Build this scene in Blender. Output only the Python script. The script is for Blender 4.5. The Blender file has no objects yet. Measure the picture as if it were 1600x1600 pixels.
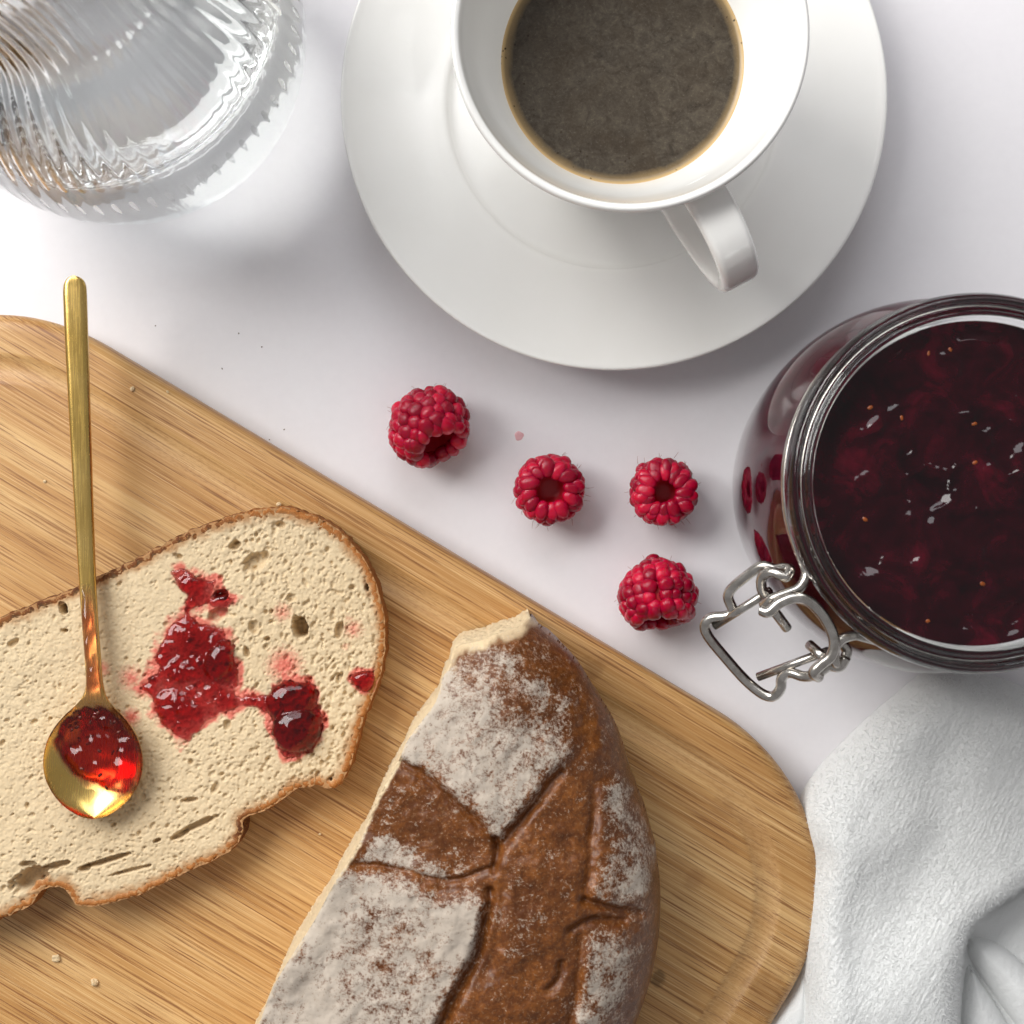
import bpy, bmesh, math, random
import numpy as np
from mathutils import Vector, Matrix, Euler

random.seed(7)
RNG = np.random.default_rng(11)
sc = bpy.context.scene
COL = sc.collection
MM = 0.001                       # everything below is written in millimetres

# ------------------------------------------------------------------ camera
HCAM = 450.0                     # lens height above the table (mm)
SPAN = 1600 / 5.6                # table width seen by the frame (mm)
cam = bpy.data.objects.new('camera', bpy.data.cameras.new('camera'))
COL.objects.link(cam); sc.camera = cam
cam.location = (0, 0, HCAM * MM)
cam.data.sensor_width = 36
cam.data.lens = 36 * HCAM / SPAN
cam.data.clip_start = 0.01; cam.data.clip_end = 20
cam.data.dof.use_dof = True
cam.data.dof.focus_distance = (HCAM - 24) * MM
cam.data.dof.aperture_fstop = 32

# ------------------------------------------------------------------ light
w = bpy.data.worlds.new('World'); sc.world = w; w.use_nodes = True
w.node_tree.nodes['Background'].inputs[0].default_value = (0.98, 0.965, 0.985, 1)
w.node_tree.nodes['Background'].inputs[1].default_value = 0.30

def area(name, loc, target, sx, sy, power, col):
    l = bpy.data.lights.new(name, 'AREA'); l.shape = 'RECTANGLE'
    l.size = sx; l.size_y = sy; l.energy = power; l.color = col
    o = bpy.data.objects.new(name, l); COL.objects.link(o)
    o.location = loc
    o.rotation_euler = (Vector(target) - Vector(loc)).to_track_quat('-Z', 'Y').to_euler()
    return o
area('window_light', (-0.66, 0.46, 0.74), (0.0, 0.0, 0.0), 0.66, 0.64, 13.4, (1.0, 0.985, 0.96))
area('back_window_light', (-0.15, 1.05, 0.95), (0.0, 0.0, 0.0), 1.0, 0.6, 8.0, (0.95, 0.97, 1.0))

sc.view_settings.view_transform = 'Standard'
sc.view_settings.look = 'None'
sc.view_settings.exposure = 0.08
sc.view_settings.gamma = 1.0
sc.render.engine = 'CYCLES'
sc.cycles.use_denoising = True
try: sc.cycles.denoiser = 'OPENIMAGEDENOISE'
except Exception: pass
sc.cycles.use_adaptive_sampling = True
sc.cycles.adaptive_threshold = 0.03
sc.cycles.max_bounces = 16
sc.cycles.transmission_bounces = 14
sc.cycles.glossy_bounces = 6
sc.cycles.diffuse_bounces = 5
sc.cycles.transparent_max_bounces = 12
sc.cycles.blur_glossy = 0.4
sc.cycles.sample_clamp_indirect = 30
sc.cycles.caustics_reflective = True
sc.cycles.caustics_refractive = True

# ------------------------------------------------------------------ helpers
def P(px, py, z=0.0):            # where a thing seen at a photo point stands (mm) when it is z mm high
    k = (HCAM - z) / (HCAM * 5.6)
    return np.array([(px - 800) * k, (800 - py) * k])

def PL(pts, z=0.0): return np.array([P(x, y, z) for x, y in pts])

def srgb(r, g, b):
    f = lambda c: ((c / 255 + 0.055) / 1.055) ** 2.4 if c / 255 > 0.04045 else c / 255 / 12.92
    return (f(r), f(g), f(b), 1)

def tag(o, label=None, cat=None, group=None, kind=None):
    if label: o['label'] = label
    if cat: o['category'] = cat
    if group: o['group'] = group
    if kind: o['kind'] = kind
    return o

def empty(name, loc):
    o = bpy.data.objects.new(name, None); COL.objects.link(o)
    o.location = Vector(loc) * MM; o.empty_display_size = 0.01
    return o

def mesh(name, V, F, mat, parent=None, origin=(0, 0, 0), smooth=True, attrs=None):
    """V (n,3) in mm world; F list/array of quads/tris, or tuple of arrays."""
    V = np.asarray(V, dtype=np.float64) - np.asarray(origin)
    me = bpy.data.meshes.new(name)
    if isinstance(F, tuple):     # (quads, tris)
        groups = [np.asarray(f, dtype=np.int32) for f in F if len(f)]
    elif isinstance(F, np.ndarray): groups = [F.astype(np.int32)]
    else: groups = None
    if groups is None:
        me.from_pydata((V * MM).tolist(), [], [list(f) for f in F])
    else:
        me.vertices.add(len(V)); me.vertices.foreach_set('co', (V * MM).ravel())
        loops = np.concatenate([g.ravel() for g in groups])
        tot = np.concatenate([np.full(len(g), g.shape[1], dtype=np.int32) for g in groups])
        start = np.concatenate([[0], np.cumsum(tot)[:-1]]).astype(np.int32)
        me.loops.add(len(loops)); me.loops.foreach_set('vertex_index', loops)
        me.polygons.add(len(tot)); me.polygons.foreach_set('loop_start', start)
        me.polygons.foreach_set('loop_total', tot)
        me.update(calc_edges=True)
    me.validate()
    if smooth: me.polygons.foreach_set('use_smooth', np.ones(len(me.polygons), dtype=bool))
    if attrs:
        for k, a in attrs.items():
            a = np.asarray(a, dtype=np.float32)
            if a.ndim == 1:
                at = me.attributes.new(k, 'FLOAT', 'POINT'); at.data.foreach_set('value', a)
            else:
                at = me.attributes.new(k, 'FLOAT_COLOR', 'POINT')
                at.data.foreach_set('color', np.concatenate([a, np.ones((len(a), 1), np.float32)], 1).ravel())
    if mat: me.materials.append(mat)
    o = bpy.data.objects.new(name, me); COL.objects.link(o)
    if parent: o.parent = parent
    else: o.location = Vector(origin) * MM
    return o

def lathe(profile, n, mod=None):
    prof = np.asarray(profile, float); m = len(prof)
    th = np.linspace(0, 2 * np.pi, n, endpoint=False)
    R = np.repeat(prof[:, 0][:, None], n, 1); Z = np.repeat(prof[:, 1][:, None], n, 1)
    if mod is not None: R = R + mod(np.arange(m)[:, None], th[None, :])
    V = np.stack([R * np.cos(th), R * np.sin(th), Z], -1).reshape(-1, 3)
    i, j = np.meshgrid(np.arange(m - 1), np.arange(n), indexing='ij')
    a = i * n + j; b = i * n + (j + 1) % n
    return V, np.stack([a, b, b + n, a + n], -1).reshape(-1, 4)

def catmull(pts, per=8, closed=False):
    p = np.asarray(pts, float); n = len(p); out = []
    rng_ = range(n if closed else n - 1)
    for i in rng_:
        if closed: p0, p1, p2, p3 = p[(i - 1) % n], p[i], p[(i + 1) % n], p[(i + 2) % n]
        else: p0, p1, p2, p3 = p[max(i - 1, 0)], p[i], p[i + 1], p[min(i + 2, n - 1)]
        for t in np.arange(per) / per:
            out.append(0.5 * (2 * p1 + (p2 - p0) * t + (2 * p0 - 5 * p1 + 4 * p2 - p3) * t * t + (3 * p1 - p0 - 3 * p2 + p3) * t ** 3))
    if not closed: out.append(p[-1])
    return np.array(out)

def resample(p, step, closed=True):
    q = np.vstack([p, p[:1]]) if closed else p
    d = np.r_[0, np.cumsum(np.linalg.norm(np.diff(q, axis=0), axis=1))]
    n = max(3, int(round(d[-1] / step)))
    t = np.linspace(0, d[-1], n, endpoint=not closed)
    return np.stack([np.interp(t, d, q[:, k]) for k in range(q.shape[1])], 1)

def seg_dist(X, Y, poly, closed=True):
    """distance to polyline and nearest point"""
    x = X.ravel(); y = Y.ravel(); best = np.full(x.shape, 1e18); bx = x.copy(); by = y.copy()
    n = len(poly)
    for i in range(n if closed else n - 1):
        a = poly[i]; b = poly[(i + 1) % n]; d = b - a; L = d @ d
        if L < 1e-12: continue
        t = np.clip(((x - a[0]) * d[0] + (y - a[1]) * d[1]) / L, 0, 1)
        qx = a[0] + t * d[0]; qy = a[1] + t * d[1]
        dd = (x - qx) ** 2 + (y - qy) ** 2
        m = dd < best
        best[m] = dd[m]; bx[m] = qx[m]; by[m] = qy[m]
    return np.sqrt(best).reshape(X.shape), bx.reshape(X.shape), by.reshape(X.shape)

def inside(X, Y, poly):
    x = X.ravel(); y = Y.ravel(); c = np.zeros(x.shape, bool); n = len(poly)
    for i in range(n):
        x1, y1 = poly[i]; x2, y2 = poly[(i + 1) % n]
        if y1 == y2: continue
        cond = ((y1 > y) != (y2 > y)) & (x < (x2 - x1) * (y - y1) / (y2 - y1) + x1)
        c ^= cond
    return c.reshape(X.shape)

def sdf(X, Y, poly):
    d, bx, by = seg_dist(X, Y, poly); s = inside(X, Y, poly)
    return np.where(s, d, -d), bx, by

def clip_grid(poly, h, box=None):
    lo = poly.min(0) - 2 * h; hi = poly.max(0) + 2 * h
    if box is not None: lo = np.maximum(lo, box[0]); hi = np.minimum(hi, box[1])
    xs = np.arange(lo[0], hi[0] + h, h); ys = np.arange(lo[1], hi[1] + h, h)
    X, Y = np.meshgrid(xs, ys, indexing='ij')
    D, bx, by = sdf(X, Y, poly)
    snap = np.abs(D) < 0.55 * h
    ok = (D > 0) | snap
    X = np.where(snap, bx, X); Y = np.where(snap, by, Y); D = np.where(snap, 0, D)
    nx, ny = X.shape
    idx = np.arange(nx * ny).reshape(nx, ny)
    q = np.stack([idx[:-1, :-1], idx[1:, :-1], idx[1:, 1:], idx[:-1, 1:]], -1).reshape(-1, 4)
    k = ok.ravel()[q]; cnt = k.sum(1)
    quads = q[cnt == 4]
    t3 = q[cnt == 3]; k3 = k[cnt == 3]
    tris = t3[k3].reshape(-1, 3) if len(t3) else np.zeros((0, 3), int)
    used = np.zeros(nx * ny, bool); used[quads.ravel()] = True; used[tris.ravel()] = True
    remap = np.cumsum(used) - 1
    return X.ravel()[used], Y.ravel()[used], np.maximum(D.ravel()[used], 0), remap[quads], remap[tris]

def _hash(ix, iy, iz, seed):
    n = (ix * 374761393 + iy * 668265263 + iz * 2147483647 + seed * 974634777) & 0xFFFFFFFF
    n = ((n ^ (n >> 13)) * 1274126177) & 0xFFFFFFFF
    n = (n ^ (n >> 16)) & 0xFFFFFFFF
    return n / 4294967295.0

def vnoise(x, y, z=None, seed=0):
    x = np.asarray(x, float); y = np.asarray(y, float); z = np.zeros_like(x) if z is None else np.asarray(z, float)
    ix = np.floor(x).astype(np.int64); iy = np.floor(y).astype(np.int64); iz = np.floor(z).astype(np.int64)
    fx = x - ix; fy = y - iy; fz = z - iz
    fx, fy, fz = [f * f * f * (f * (f * 6 - 15) + 10) for f in (fx, fy, fz)]
    r = 0
    for a in (0, 1):
        for b in (0, 1):
            for c in (0, 1):
                wgt = (fx if a else 1 - fx) * (fy if b else 1 - fy) * (fz if c else 1 - fz)
                r = r + wgt * _hash(ix + a, iy + b, iz + c, seed)
    return r

def fbm(x, y, z=None, oct=4, seed=0, gain=0.5):
    s = 0; a = 1; tot = 0; f = 1.0
    for k in range(oct):
        s = s + a * vnoise(np.asarray(x) * f, np.asarray(y) * f, None if z is None else np.asarray(z) * f, seed + k * 17)
        tot += a; a *= gain; f *= 2.03
    return s / tot

def sstep(a, b, x):
    t = np.clip((x - a) / (b - a), 0, 1); return t * t * (3 - 2 * t)

def tube(path, rad, n=10, cap=True, closed=False):
    p = np.asarray(path, float); m = len(p)
    rad = np.full(m, rad) if np.isscalar(rad) else np.asarray(rad)
    if closed: T = np.roll(p, -1, 0) - np.roll(p, 1, 0)
    else: T = np.gradient(p, axis=0)
    T /= np.linalg.norm(T, axis=1)[:, None] + 1e-12
    up = np.array([0, 0, 1.0]) if abs(T[0][2]) < 0.9 else np.array([1.0, 0, 0])
    nrm = np.cross(T[0], up); nrm /= np.linalg.norm(nrm); V = []
    for i in range(m):
        nrm = nrm - T[i] * (nrm @ T[i]); nrm /= np.linalg.norm(nrm); bn = np.cross(T[i], nrm)
        for k in range(n):
            a = 2 * math.pi * k / n
            V.append(p[i] + rad[i] * (math.cos(a) * nrm + math.sin(a) * bn))
    F = []
    for i in range(m if closed else m - 1):
        for k in range(n):
            j = (i + 1) % m
            F.append([i * n + k, i * n + (k + 1) % n, j * n + (k + 1) % n, j * n + k])
    if cap and not closed:
        F.append(list(range(n))[::-1]); F.append([(m - 1) * n + k for k in range(n)])
    return np.array(V), F

def join(parts):
    V = []; F = []; o = 0
    for v, f in parts:
        V.append(v); F += [[int(i) + o for i in q] for q in f]; o += len(v)
    return np.vstack(V), F

# ------------------------------------------------------------------ material helpers
def new_mat(name):
    m = bpy.data.materials.new(name); m.use_nodes = True
    nt = m.node_tree; b = nt.nodes['Principled BSDF']
    return m, nt, b

def node(nt, kind, **kw):
    n = nt.nodes.new(kind)
    for k, v in kw.items():
        if k.startswith('_'): setattr(n, k[1:], v)
        else:
            key = k.replace('__', ' ')
            if hasattr(v, 'links') or isinstance(v, bpy.types.NodeSocket): nt.links.new(v, n.inputs[key])
            else: n.inputs[key].default_value = v
    return n

def coords(nt, scale=(1, 1, 1), rot=(0, 0, 0)):
    """object coordinates in millimetres, turned and stretched"""
    tc = nt.nodes.new('ShaderNodeTexCoord')
    a = nt.nodes.new('ShaderNodeMapping'); a.inputs['Scale'].default_value = (1000, 1000, 1000)
    nt.links.new(tc.outputs['Object'], a.inputs['Vector'])
    r = nt.nodes.new('ShaderNodeMapping'); r.inputs['Rotation'].default_value = rot
    nt.links.new(a.outputs[0], r.inputs['Vector'])
    s = nt.nodes.new('ShaderNodeMapping'); s.inputs['Scale'].default_value = scale
    nt.links.new(r.outputs[0], s.inputs['Vector'])
    return s.outputs[0]

def noise(nt, vec, scale, detail=4, rough=0.55, dist=0.0):
    n = node(nt, 'ShaderNodeTexNoise', Scale=scale, Detail=detail, Roughness=rough, Distortion=dist)
    nt.links.new(vec, n.inputs['Vector']); return n.outputs['Fac']

def ramp(nt, fac, stops, interp='LINEAR'):
    r = nt.nodes.new('ShaderNodeValToRGB'); r.color_ramp.interpolation = interp
    e = r.color_ramp.elements
    e[0].position, e[0].color = stops[0]; e[1].position, e[1].color = stops[-1]
    for p, c in stops[1:-1]:
        q = e.new(p); q.color = c
    nt.links.new(fac, r.inputs[0]); return r.outputs[0]

def mix(nt, fac, a, b, mode='MIX'):
    m = nt.nodes.new('ShaderNodeMix'); m.data_type = 'RGBA'; m.blend_type = mode
    for i, v in ((0, fac), (6, a), (7, b)):
        if isinstance(v, bpy.types.NodeSocket): nt.links.new(v, m.inputs[i])
        else: m.inputs[i].default_value = v
    return m.outputs[2]

def math_(nt, op, a, b=0.0, c=None):
    m = nt.nodes.new('ShaderNodeMath'); m.operation = op
    for i, v in enumerate((a, b) if c is None else (a, b, c)):
        if isinstance(v, bpy.types.NodeSocket): nt.links.new(v, m.inputs[i])
        else: m.inputs[i].default_value = v
    return m.outputs[0]

def attr(nt, name, out='Fac'):
    a = nt.nodes.new('ShaderNodeAttribute'); a.attribute_name = name; return a.outputs[out]

def bump(nt, b, height, strength, dist_mm, prev=None):
    n = nt.nodes.new('ShaderNodeBump'); n.inputs['Strength'].default_value = strength
    n.inputs['Distance'].default_value = dist_mm * MM
    nt.links.new(height, n.inputs['Height'])
    if prev is not None: nt.links.new(prev, n.inputs['Normal'])
    if b is not None: nt.links.new(n.outputs[0], b.inputs['Normal'])
    return n.outputs[0]

def g(v): return (v, v, v, 1)

# ------------------------------------------------------------------ materials
def M_table():
    m, nt, b = new_mat('white_laminate'); v = coords(nt)
    n1 = noise(nt, v, 0.018, 4, 0.6); n2 = noise(nt, v, 0.4, 5, 0.6)
    c = ramp(nt, n1, [(0.3, (0.755, 0.73, 0.755, 1)), (0.7, (0.79, 0.77, 0.79, 1))])
    c = mix(nt, 0.12, c, ramp(nt, n2, [(0.3, g(0.72)), (0.7, g(0.86))]))
    nt.links.new(c, b.inputs['Base Color'])
    nt.links.new(ramp(nt, n1, [(0.3, g(0.30)), (0.75, g(0.40))]), b.inputs['Roughness'])
    bump(nt, b, noise(nt, v, 0.9, 3), 0.05, 0.1)
    return m

def M_porcelain():
    m, nt, b = new_mat('white_porcelain'); v = coords(nt)
    n1 = noise(nt, v, 0.05, 3)
    nt.links.new(ramp(nt, n1, [(0.3, (0.89, 0.88, 0.845, 1)), (0.7, (0.91, 0.90, 0.87, 1))]), b.inputs['Base Color'])
    b.inputs['Roughness'].default_value = 0.10
    b.inputs['Subsurface Weight'].default_value = 0.0
    b.inputs['Coat Weight'].default_value = 0.4; b.inputs['Coat Roughness'].default_value = 0.05
    bump(nt, b, noise(nt, v, 0.12, 2), 0.12, 0.5)
    return m

def M_coffee():
    m, nt, b = new_mat('coffee_crema'); v = coords(nt)
    r = attr(nt, 'rad')                                   # 0 centre .. 1 at the cup wall
    n1 = noise(nt, v, 0.06, 6, 0.62, 1.2); n2 = noise(nt, v, 1.6, 4, 0.7); n3 = noise(nt, v, 0.25, 5, 0.65, 1.2)
    dark = mix(nt, ramp(nt, n3, [(0.3, g(0)), (0.7, g(1))]), srgb(46, 41, 36), srgb(84, 77, 67))
    dark = mix(nt, ramp(nt, n1, [(0.40, g(0)), (0.68, g(0.85))]), dark, srgb(58, 50, 41))
    dark = mix(nt, 0.07, dark, ramp(nt, n2, [(0.38, srgb(44, 36, 28)), (0.62, srgb(140, 126, 104))]))
    rr = math_(nt, 'ADD', r, math_(nt, 'MULTIPLY', math_(nt, 'SUBTRACT', n1, 0.5), 0.08))
    c = mix(nt, ramp(nt, rr, [(0.90, g(0)), (0.97, g(1))]), dark, srgb(140, 118, 84))
    c = mix(nt, ramp(nt, r, [(0.962, g(0)), (0.99, g(1))]), c, srgb(196, 166, 116))
    vo = node(nt, 'ShaderNodeTexVoronoi', Scale=0.55); nt.links.new(v, vo.inputs['Vector'])
    dots = ramp(nt, vo.outputs['Distance'], [(0.13, g(1)), (0.21, g(0))])
    sel = ramp(nt, noise(nt, v, 0.35, 2), [(0.54, g(0)), (0.6, g(1))])
    edge = ramp(nt, r, [(0.6, g(0.15)), (0.9, g(0.95))])
    dm = math_(nt, 'MULTIPLY', math_(nt, 'MULTIPLY', dots, sel), edge)
    c = mix(nt, dm, c, srgb(38, 28, 20))
    nt.links.new(c, b.inputs['Base Color'])
    nt.links.new(ramp(nt, n2, [(0.3, g(0.12)), (0.7, g(0.30))]), b.inputs['Roughness'])
    b.inputs['IOR'].default_value = 1.34
    bump(nt, b, n2, 0.10, 0.1)
    return m

def M_bamboo(ang):
    m, nt, b = new_mat('bamboo')
    va = coords(nt, (0.006, 1.0, 0.30), (0, 0, -ang))       # streaks along the board
    vb = coords(nt, (0.016, 1.0, 0.30), (0, 0, -ang))
    vc = coords(nt, (0.0025, 1.0, 0.2), (0, 0, -ang))
    vf = coords(nt)
    strip = noise(nt, vc, 0.085, 2, 0.5)
    mid = noise(nt, va, 0.9, 5, 0.65)
    fine = noise(nt, va, 3.0, 5, 0.75)
    dash = noise(nt, vb, 2.1, 4, 0.65)
    c = ramp(nt, strip, [(0.30, srgb(168, 120, 64)), (0.5, srgb(199, 155, 97)), (0.72, srgb(216, 178, 122))])
    c = mix(nt, ramp(nt, mid, [(0.40, g(0.62)), (0.60, g(0))]), c, srgb(160, 106, 46))
    c = mix(nt, ramp(nt, fine, [(0.50, g(0)), (0.66, g(0.60))]), c, srgb(233, 199, 146))
    c = mix(nt, ramp(nt, dash, [(0.54, g(0)), (0.62, g(0.85))]), c, srgb(124, 74, 34))
    # the milled groove cuts across the fibres: paler with short dots
    gr = attr(nt, 'groove')
    sp = noise(nt, coords(nt, (0.45, 1.6, 1), (0, 0, -ang)), 1.6, 2)
    gc = mix(nt, ramp(nt, sp, [(0.5, g(0)), (0.62, g(0.6))]), srgb(196, 156, 106), srgb(140, 96, 52))
    c = mix(nt, math_(nt, 'MULTIPLY', gr, 0.35), c, gc)
    # blotchy wear of the oil finish, and a few bamboo nodes
    c = mix(nt, ramp(nt, noise(nt, vf, 0.03, 4), [(0.45, g(0)), (0.75, g(0.35))]), c, srgb(176, 132, 74))
    tcw = nt.nodes.new('ShaderNodeNewGeometry'); wv = noise(nt, vf, 0.35, 3)
    for px, py, rr_, col, kk in [(1030, 1527, 2.6, srgb(104, 74, 34), 0.8), (1084, 1376, 3.2, srgb(150, 104, 58), 0.5), (930, 1042, 4.0, srgb(128, 82, 38), 0.5), (1196, 1560, 7.0, srgb(120, 80, 40), 0.45), (1130, 1265, 4.0, srgb(156, 112, 66), 0.4)]:
        q = P(px, py, 15); d = nt.nodes.new('ShaderNodeVectorMath'); d.operation = 'DISTANCE'
        nt.links.new(tcw.outputs['Position'], d.inputs[0]); d.inputs[1].default_value = (q[0] * MM, q[1] * MM, 15 * MM)
        dn = math_(nt, 'ADD', math_(nt, 'MULTIPLY', d.outputs['Value'], 1000 / rr_), math_(nt, 'MULTIPLY', math_(nt, 'SUBTRACT', wv, 0.5), 1.4))
        c = mix(nt, math_(nt, 'MULTIPLY', ramp(nt, dn, [(0.55, g(kk)), (1.0, g(0))]), math_(nt, 'ADD', dash, 0.35)), c, col)
    nt.links.new(c, b.inputs['Base Color'])
    nt.links.new(ramp(nt, fine, [(0.3, g(0.50)), (0.7, g(0.38))]), b.inputs['Roughness'])
    b.inputs['Specular IOR Level'].default_value = 0.5
    bump(nt, b, fine, 0.22, 0.25, bump(nt, None, dash, 0.15, 0.2))
    return m

def M_crumb():
    m, nt, b = new_mat('bread_crumb_material'); v = coords(nt)
    n1 = noise(nt, v, 0.06, 4); n2 = noise(nt, v, 1.3, 4, 0.65)
    c = mix(nt, n1, (0.58, 0.445, 0.275, 1), (0.68, 0.55, 0.365, 1))
    c = mix(nt, ramp(nt, n2, [(0.35, g(0.4)), (0.65, g(0))]), c, (0.64, 0.48, 0.28, 1))
    c = mix(nt, attr(nt, 'toast'), c, (0.34, 0.15, 0.045, 1))
    st = attr(nt, 'stain')
    sf = ramp(nt, math_(nt, 'ADD', st, math_(nt, 'MULTIPLY', math_(nt, 'SUBTRACT', n2, 0.5), 0.7)), [(0.25, g(0)), (0.8, g(0.85))])
    c = mix(nt, sf, c, (0.60, 0.10, 0.075, 1))
    nt.links.new(c, b.inputs['Base Color'])
    nt.links.new(mix(nt, sf, g(0.8), g(0.3)), b.inputs['Roughness'])
    b.inputs['Specular IOR Level'].default_value = 0.25
    bump(nt, b, n2, 0.35, 0.4)
    return m

def M_slice_crust():
    m, nt, b = new_mat('slice_crust_material'); v = coords(nt)
    n1 = noise(nt, v, 0.35, 5, 0.65); n2 = noise(nt, v, 2.2, 3)
    c = mix(nt, n1, srgb(122, 66, 26), srgb(182, 118, 58))
    c = mix(nt, attr(nt, 'burn'), c, mix(nt, n1, srgb(46, 22, 11), srgb(112, 60, 27)))
    c = mix(nt, math_(nt, 'MULTIPLY', attr(nt, 'pale'), 0.9), c, mix(nt, n2, (0.60, 0.42, 0.21, 1), (0.78, 0.62, 0.40, 1)))
    c = mix(nt, ramp(nt, n2, [(0.55, g(0)), (0.7, g(0.4))]), c, srgb(206, 160, 100))
    nt.links.new(c, b.inputs['Base Color']); b.inputs['Roughness'].default_value = 0.7
    b.inputs['Specular IOR Level'].default_value = 0.25
    bump(nt, b, n2, 0.5, 0.35)
    return m

def M_loaf():
    m, nt, b = new_mat('floury_crust'); v = coords(nt)
    n1 = noise(nt, v, 0.10, 4); n2 = noise(nt, v, 0.55, 6, 0.68, 0.6); n3 = noise(nt, v, 1.35, 5, 0.75); n4 = noise(nt, v, 0.28, 5, 0.6, 1.0)
    crust = mix(nt, ramp(nt, n1, [(0.3, g(0)), (0.7, g(1))]), srgb(98, 55, 23), srgb(138, 82, 35))
    crust = mix(nt, ramp(nt, n2, [(0.42, g(0.7)), (0.6, g(0))]), crust, srgb(78, 40, 18))
    crust = mix(nt, math_(nt, 'MULTIPLY', attr(nt, 'pale'), 0.95), crust, (0.74, 0.58, 0.36, 1))
    crust = mix(nt, ramp(nt, n3, [(0.53, g(0)), (0.72, g(0.40))]), crust, srgb(178, 142, 104))
    fl = attr(nt, 'flour')
    f = math_(nt, 'ADD', fl, math_(nt, 'MULTIPLY', math_(nt, 'SUBTRACT', n2, 0.5), 1.15))
    f = math_(nt, 'ADD', f, math_(nt, 'MULTIPLY', math_(nt, 'SUBTRACT', n3, 0.5), 1.7))
    f = math_(nt, 'ADD', f, math_(nt, 'MULTIPLY', math_(nt, 'SUBTRACT', n4, 0.5), 0.55))
    f = ramp(nt, f, [(0.40, g(0)), (0.82, g(0.92))])
    c = mix(nt, f, crust, mix(nt, n4, srgb(174, 161, 145), srgb(202, 191, 177)))
    nt.links.new(c, b.inputs['Base Color'])
    nt.links.new(mix(nt, f, g(0.30), g(0.95)), b.inputs['Roughness'])
    b.inputs['Specular IOR Level'].default_value = 0.35
    h = math_(nt, 'ADD', n3, math_(nt, 'MULTIPLY', n2, 1.5))
    bump(nt, b, h, 0.45, 0.22)
    return m

def M_gold():
    m, nt, b = new_mat('brushed_gold'); v = coords(nt, (3.0, 0.08, 1))
    n1 = noise(nt, v, 1.0, 4)
    b.inputs['Metallic'].default_value = 1
    nt.links.new(ramp(nt, noise(nt, coords(nt), 0.08, 3), [(0.3, (0.66, 0.43, 0.115, 1)), (0.7, (0.76, 0.52, 0.17, 1))]), b.inputs['Base Color'])
    nt.links.new(ramp(nt, n1, [(0.3, g(0.20)), (0.7, g(0.30))]), b.inputs['Roughness'])
    bump(nt, b, noise(nt, coords(nt), 0.35, 4), 0.10, 0.3, bump(nt, None, n1, 0.04, 0.05))
    return m

def M_steel():
    m, nt, b = new_mat('steel_wire'); v = coords(nt)
    b.inputs['Metallic'].default_value = 1
    nt.links.new(ramp(nt, noise(nt, v, 0.5, 4), [(0.3, (0.40, 0.37, 0.33, 1)), (0.7, (0.60, 0.57, 0.53, 1))]), b.inputs['Base Color'])
    b.inputs['Roughness'].default_value = 0.24
    bump(nt, b, noise(nt, v, 1.5, 3), 0.08, 0.15)
    return m

def M_glass(name, tint, ior=1.5, wavy=0.0, rough=0.0):
    m, nt, b = new_mat(name)
    b.inputs['Base Color'].default_value = tint
    b.inputs['Transmission Weight'].default_value = 1; b.inputs['Roughness'].default_value = rough
    b.inputs['IOR'].default_value = ior
    if wavy: bump(nt, b, noise(nt, coords(nt), 0.10, 2), wavy, 0.6)
    return m

def M_jam_clear(name, density, col):
    m, nt, b = new_mat(name)
    b.inputs['Base Color'].default_value = (1, 1, 1, 1)
    b.inputs['Transmission Weight'].default_value = 1; b.inputs['Roughness'].default_value = 0.03
    b.inputs['IOR'].default_value = 1.42
    va = nt.nodes.new('ShaderNodeVolumeAbsorption')
    va.inputs['Color'].default_value = col; va.inputs['Density'].default_value = density
    nt.links.new(va.outputs[0], nt.nodes['Material Output'].inputs['Volume'])
    bump(nt, b, noise(nt, coords(nt), 0.45, 2), 0.10, 0.5)
    return m

def M_jam_dark(side=False):
    m, nt, b = new_mat('jam_side_lit' if side else 'dark_raspberry_jam'); v = coords(nt)
    n1 = noise(nt, v, 0.10, 5, 0.6, 0.8)
    nt.links.new(ramp(nt, n1, [(0.32, (0.050, 0.004, 0.012, 1)), (0.75, (0.12, 0.008, 0.022, 1))] if side else [(0.34, (0.006, 0.0004, 0.0014, 1)), (0.55, (0.019, 0.0007, 0.0030, 1)), (0.80, (0.075, 0.0015, 0.008, 1))]), b.inputs['Base Color'])  # side copy painted redder, as if side light shone through the jam
    b.inputs['Roughness'].default_value = 0.07; b.inputs['IOR'].default_value = 1.42
    if side: b.inputs['Specular IOR Level'].default_value = 0.0; b.inputs['IOR'].default_value = 1.0; b.inputs['Roughness'].default_value = 1.0
    b.inputs['Subsurface Weight'].default_value = 0.15
    b.inputs['Subsurface Radius'].default_value = (1.0, 0.08, 0.1); b.inputs['Subsurface Scale'].default_value = 0.003
    bump(nt, b, noise(nt, v, 0.35, 2), 0.05, 0.5)
    return m

def M_berry():
    m, nt, b = new_mat('raspberry_skin'); v = coords(nt)
    oi = nt.nodes.new('ShaderNodeObjectInfo')
    c = ramp(nt, oi.outputs['Random'], [(0.0, (0.27, 0.002, 0.020, 1)), (0.6, (0.42, 0.003, 0.032, 1)), (1.0, (0.58, 0.007, 0.045, 1))])
    nt.links.new(c, b.inputs['Base Color'])
    b.inputs['Specular IOR Level'].default_value = 0.36
    b.inputs['Subsurface Weight'].default_value = 0.75
    b.inputs['Subsurface Radius'].default_value = (1.0, 0.10, 0.14); b.inputs['Subsurface Scale'].default_value = 0.0020
    nt.links.new(ramp(nt, noise(nt, v, 1.2, 4), [(0.35, g(0.12)), (0.7, g(0.30))]), b.inputs['Roughness'])
    bump(nt, b, noise(nt, v, 1.5, 4), 0.15, 0.3)
    return m

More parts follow.
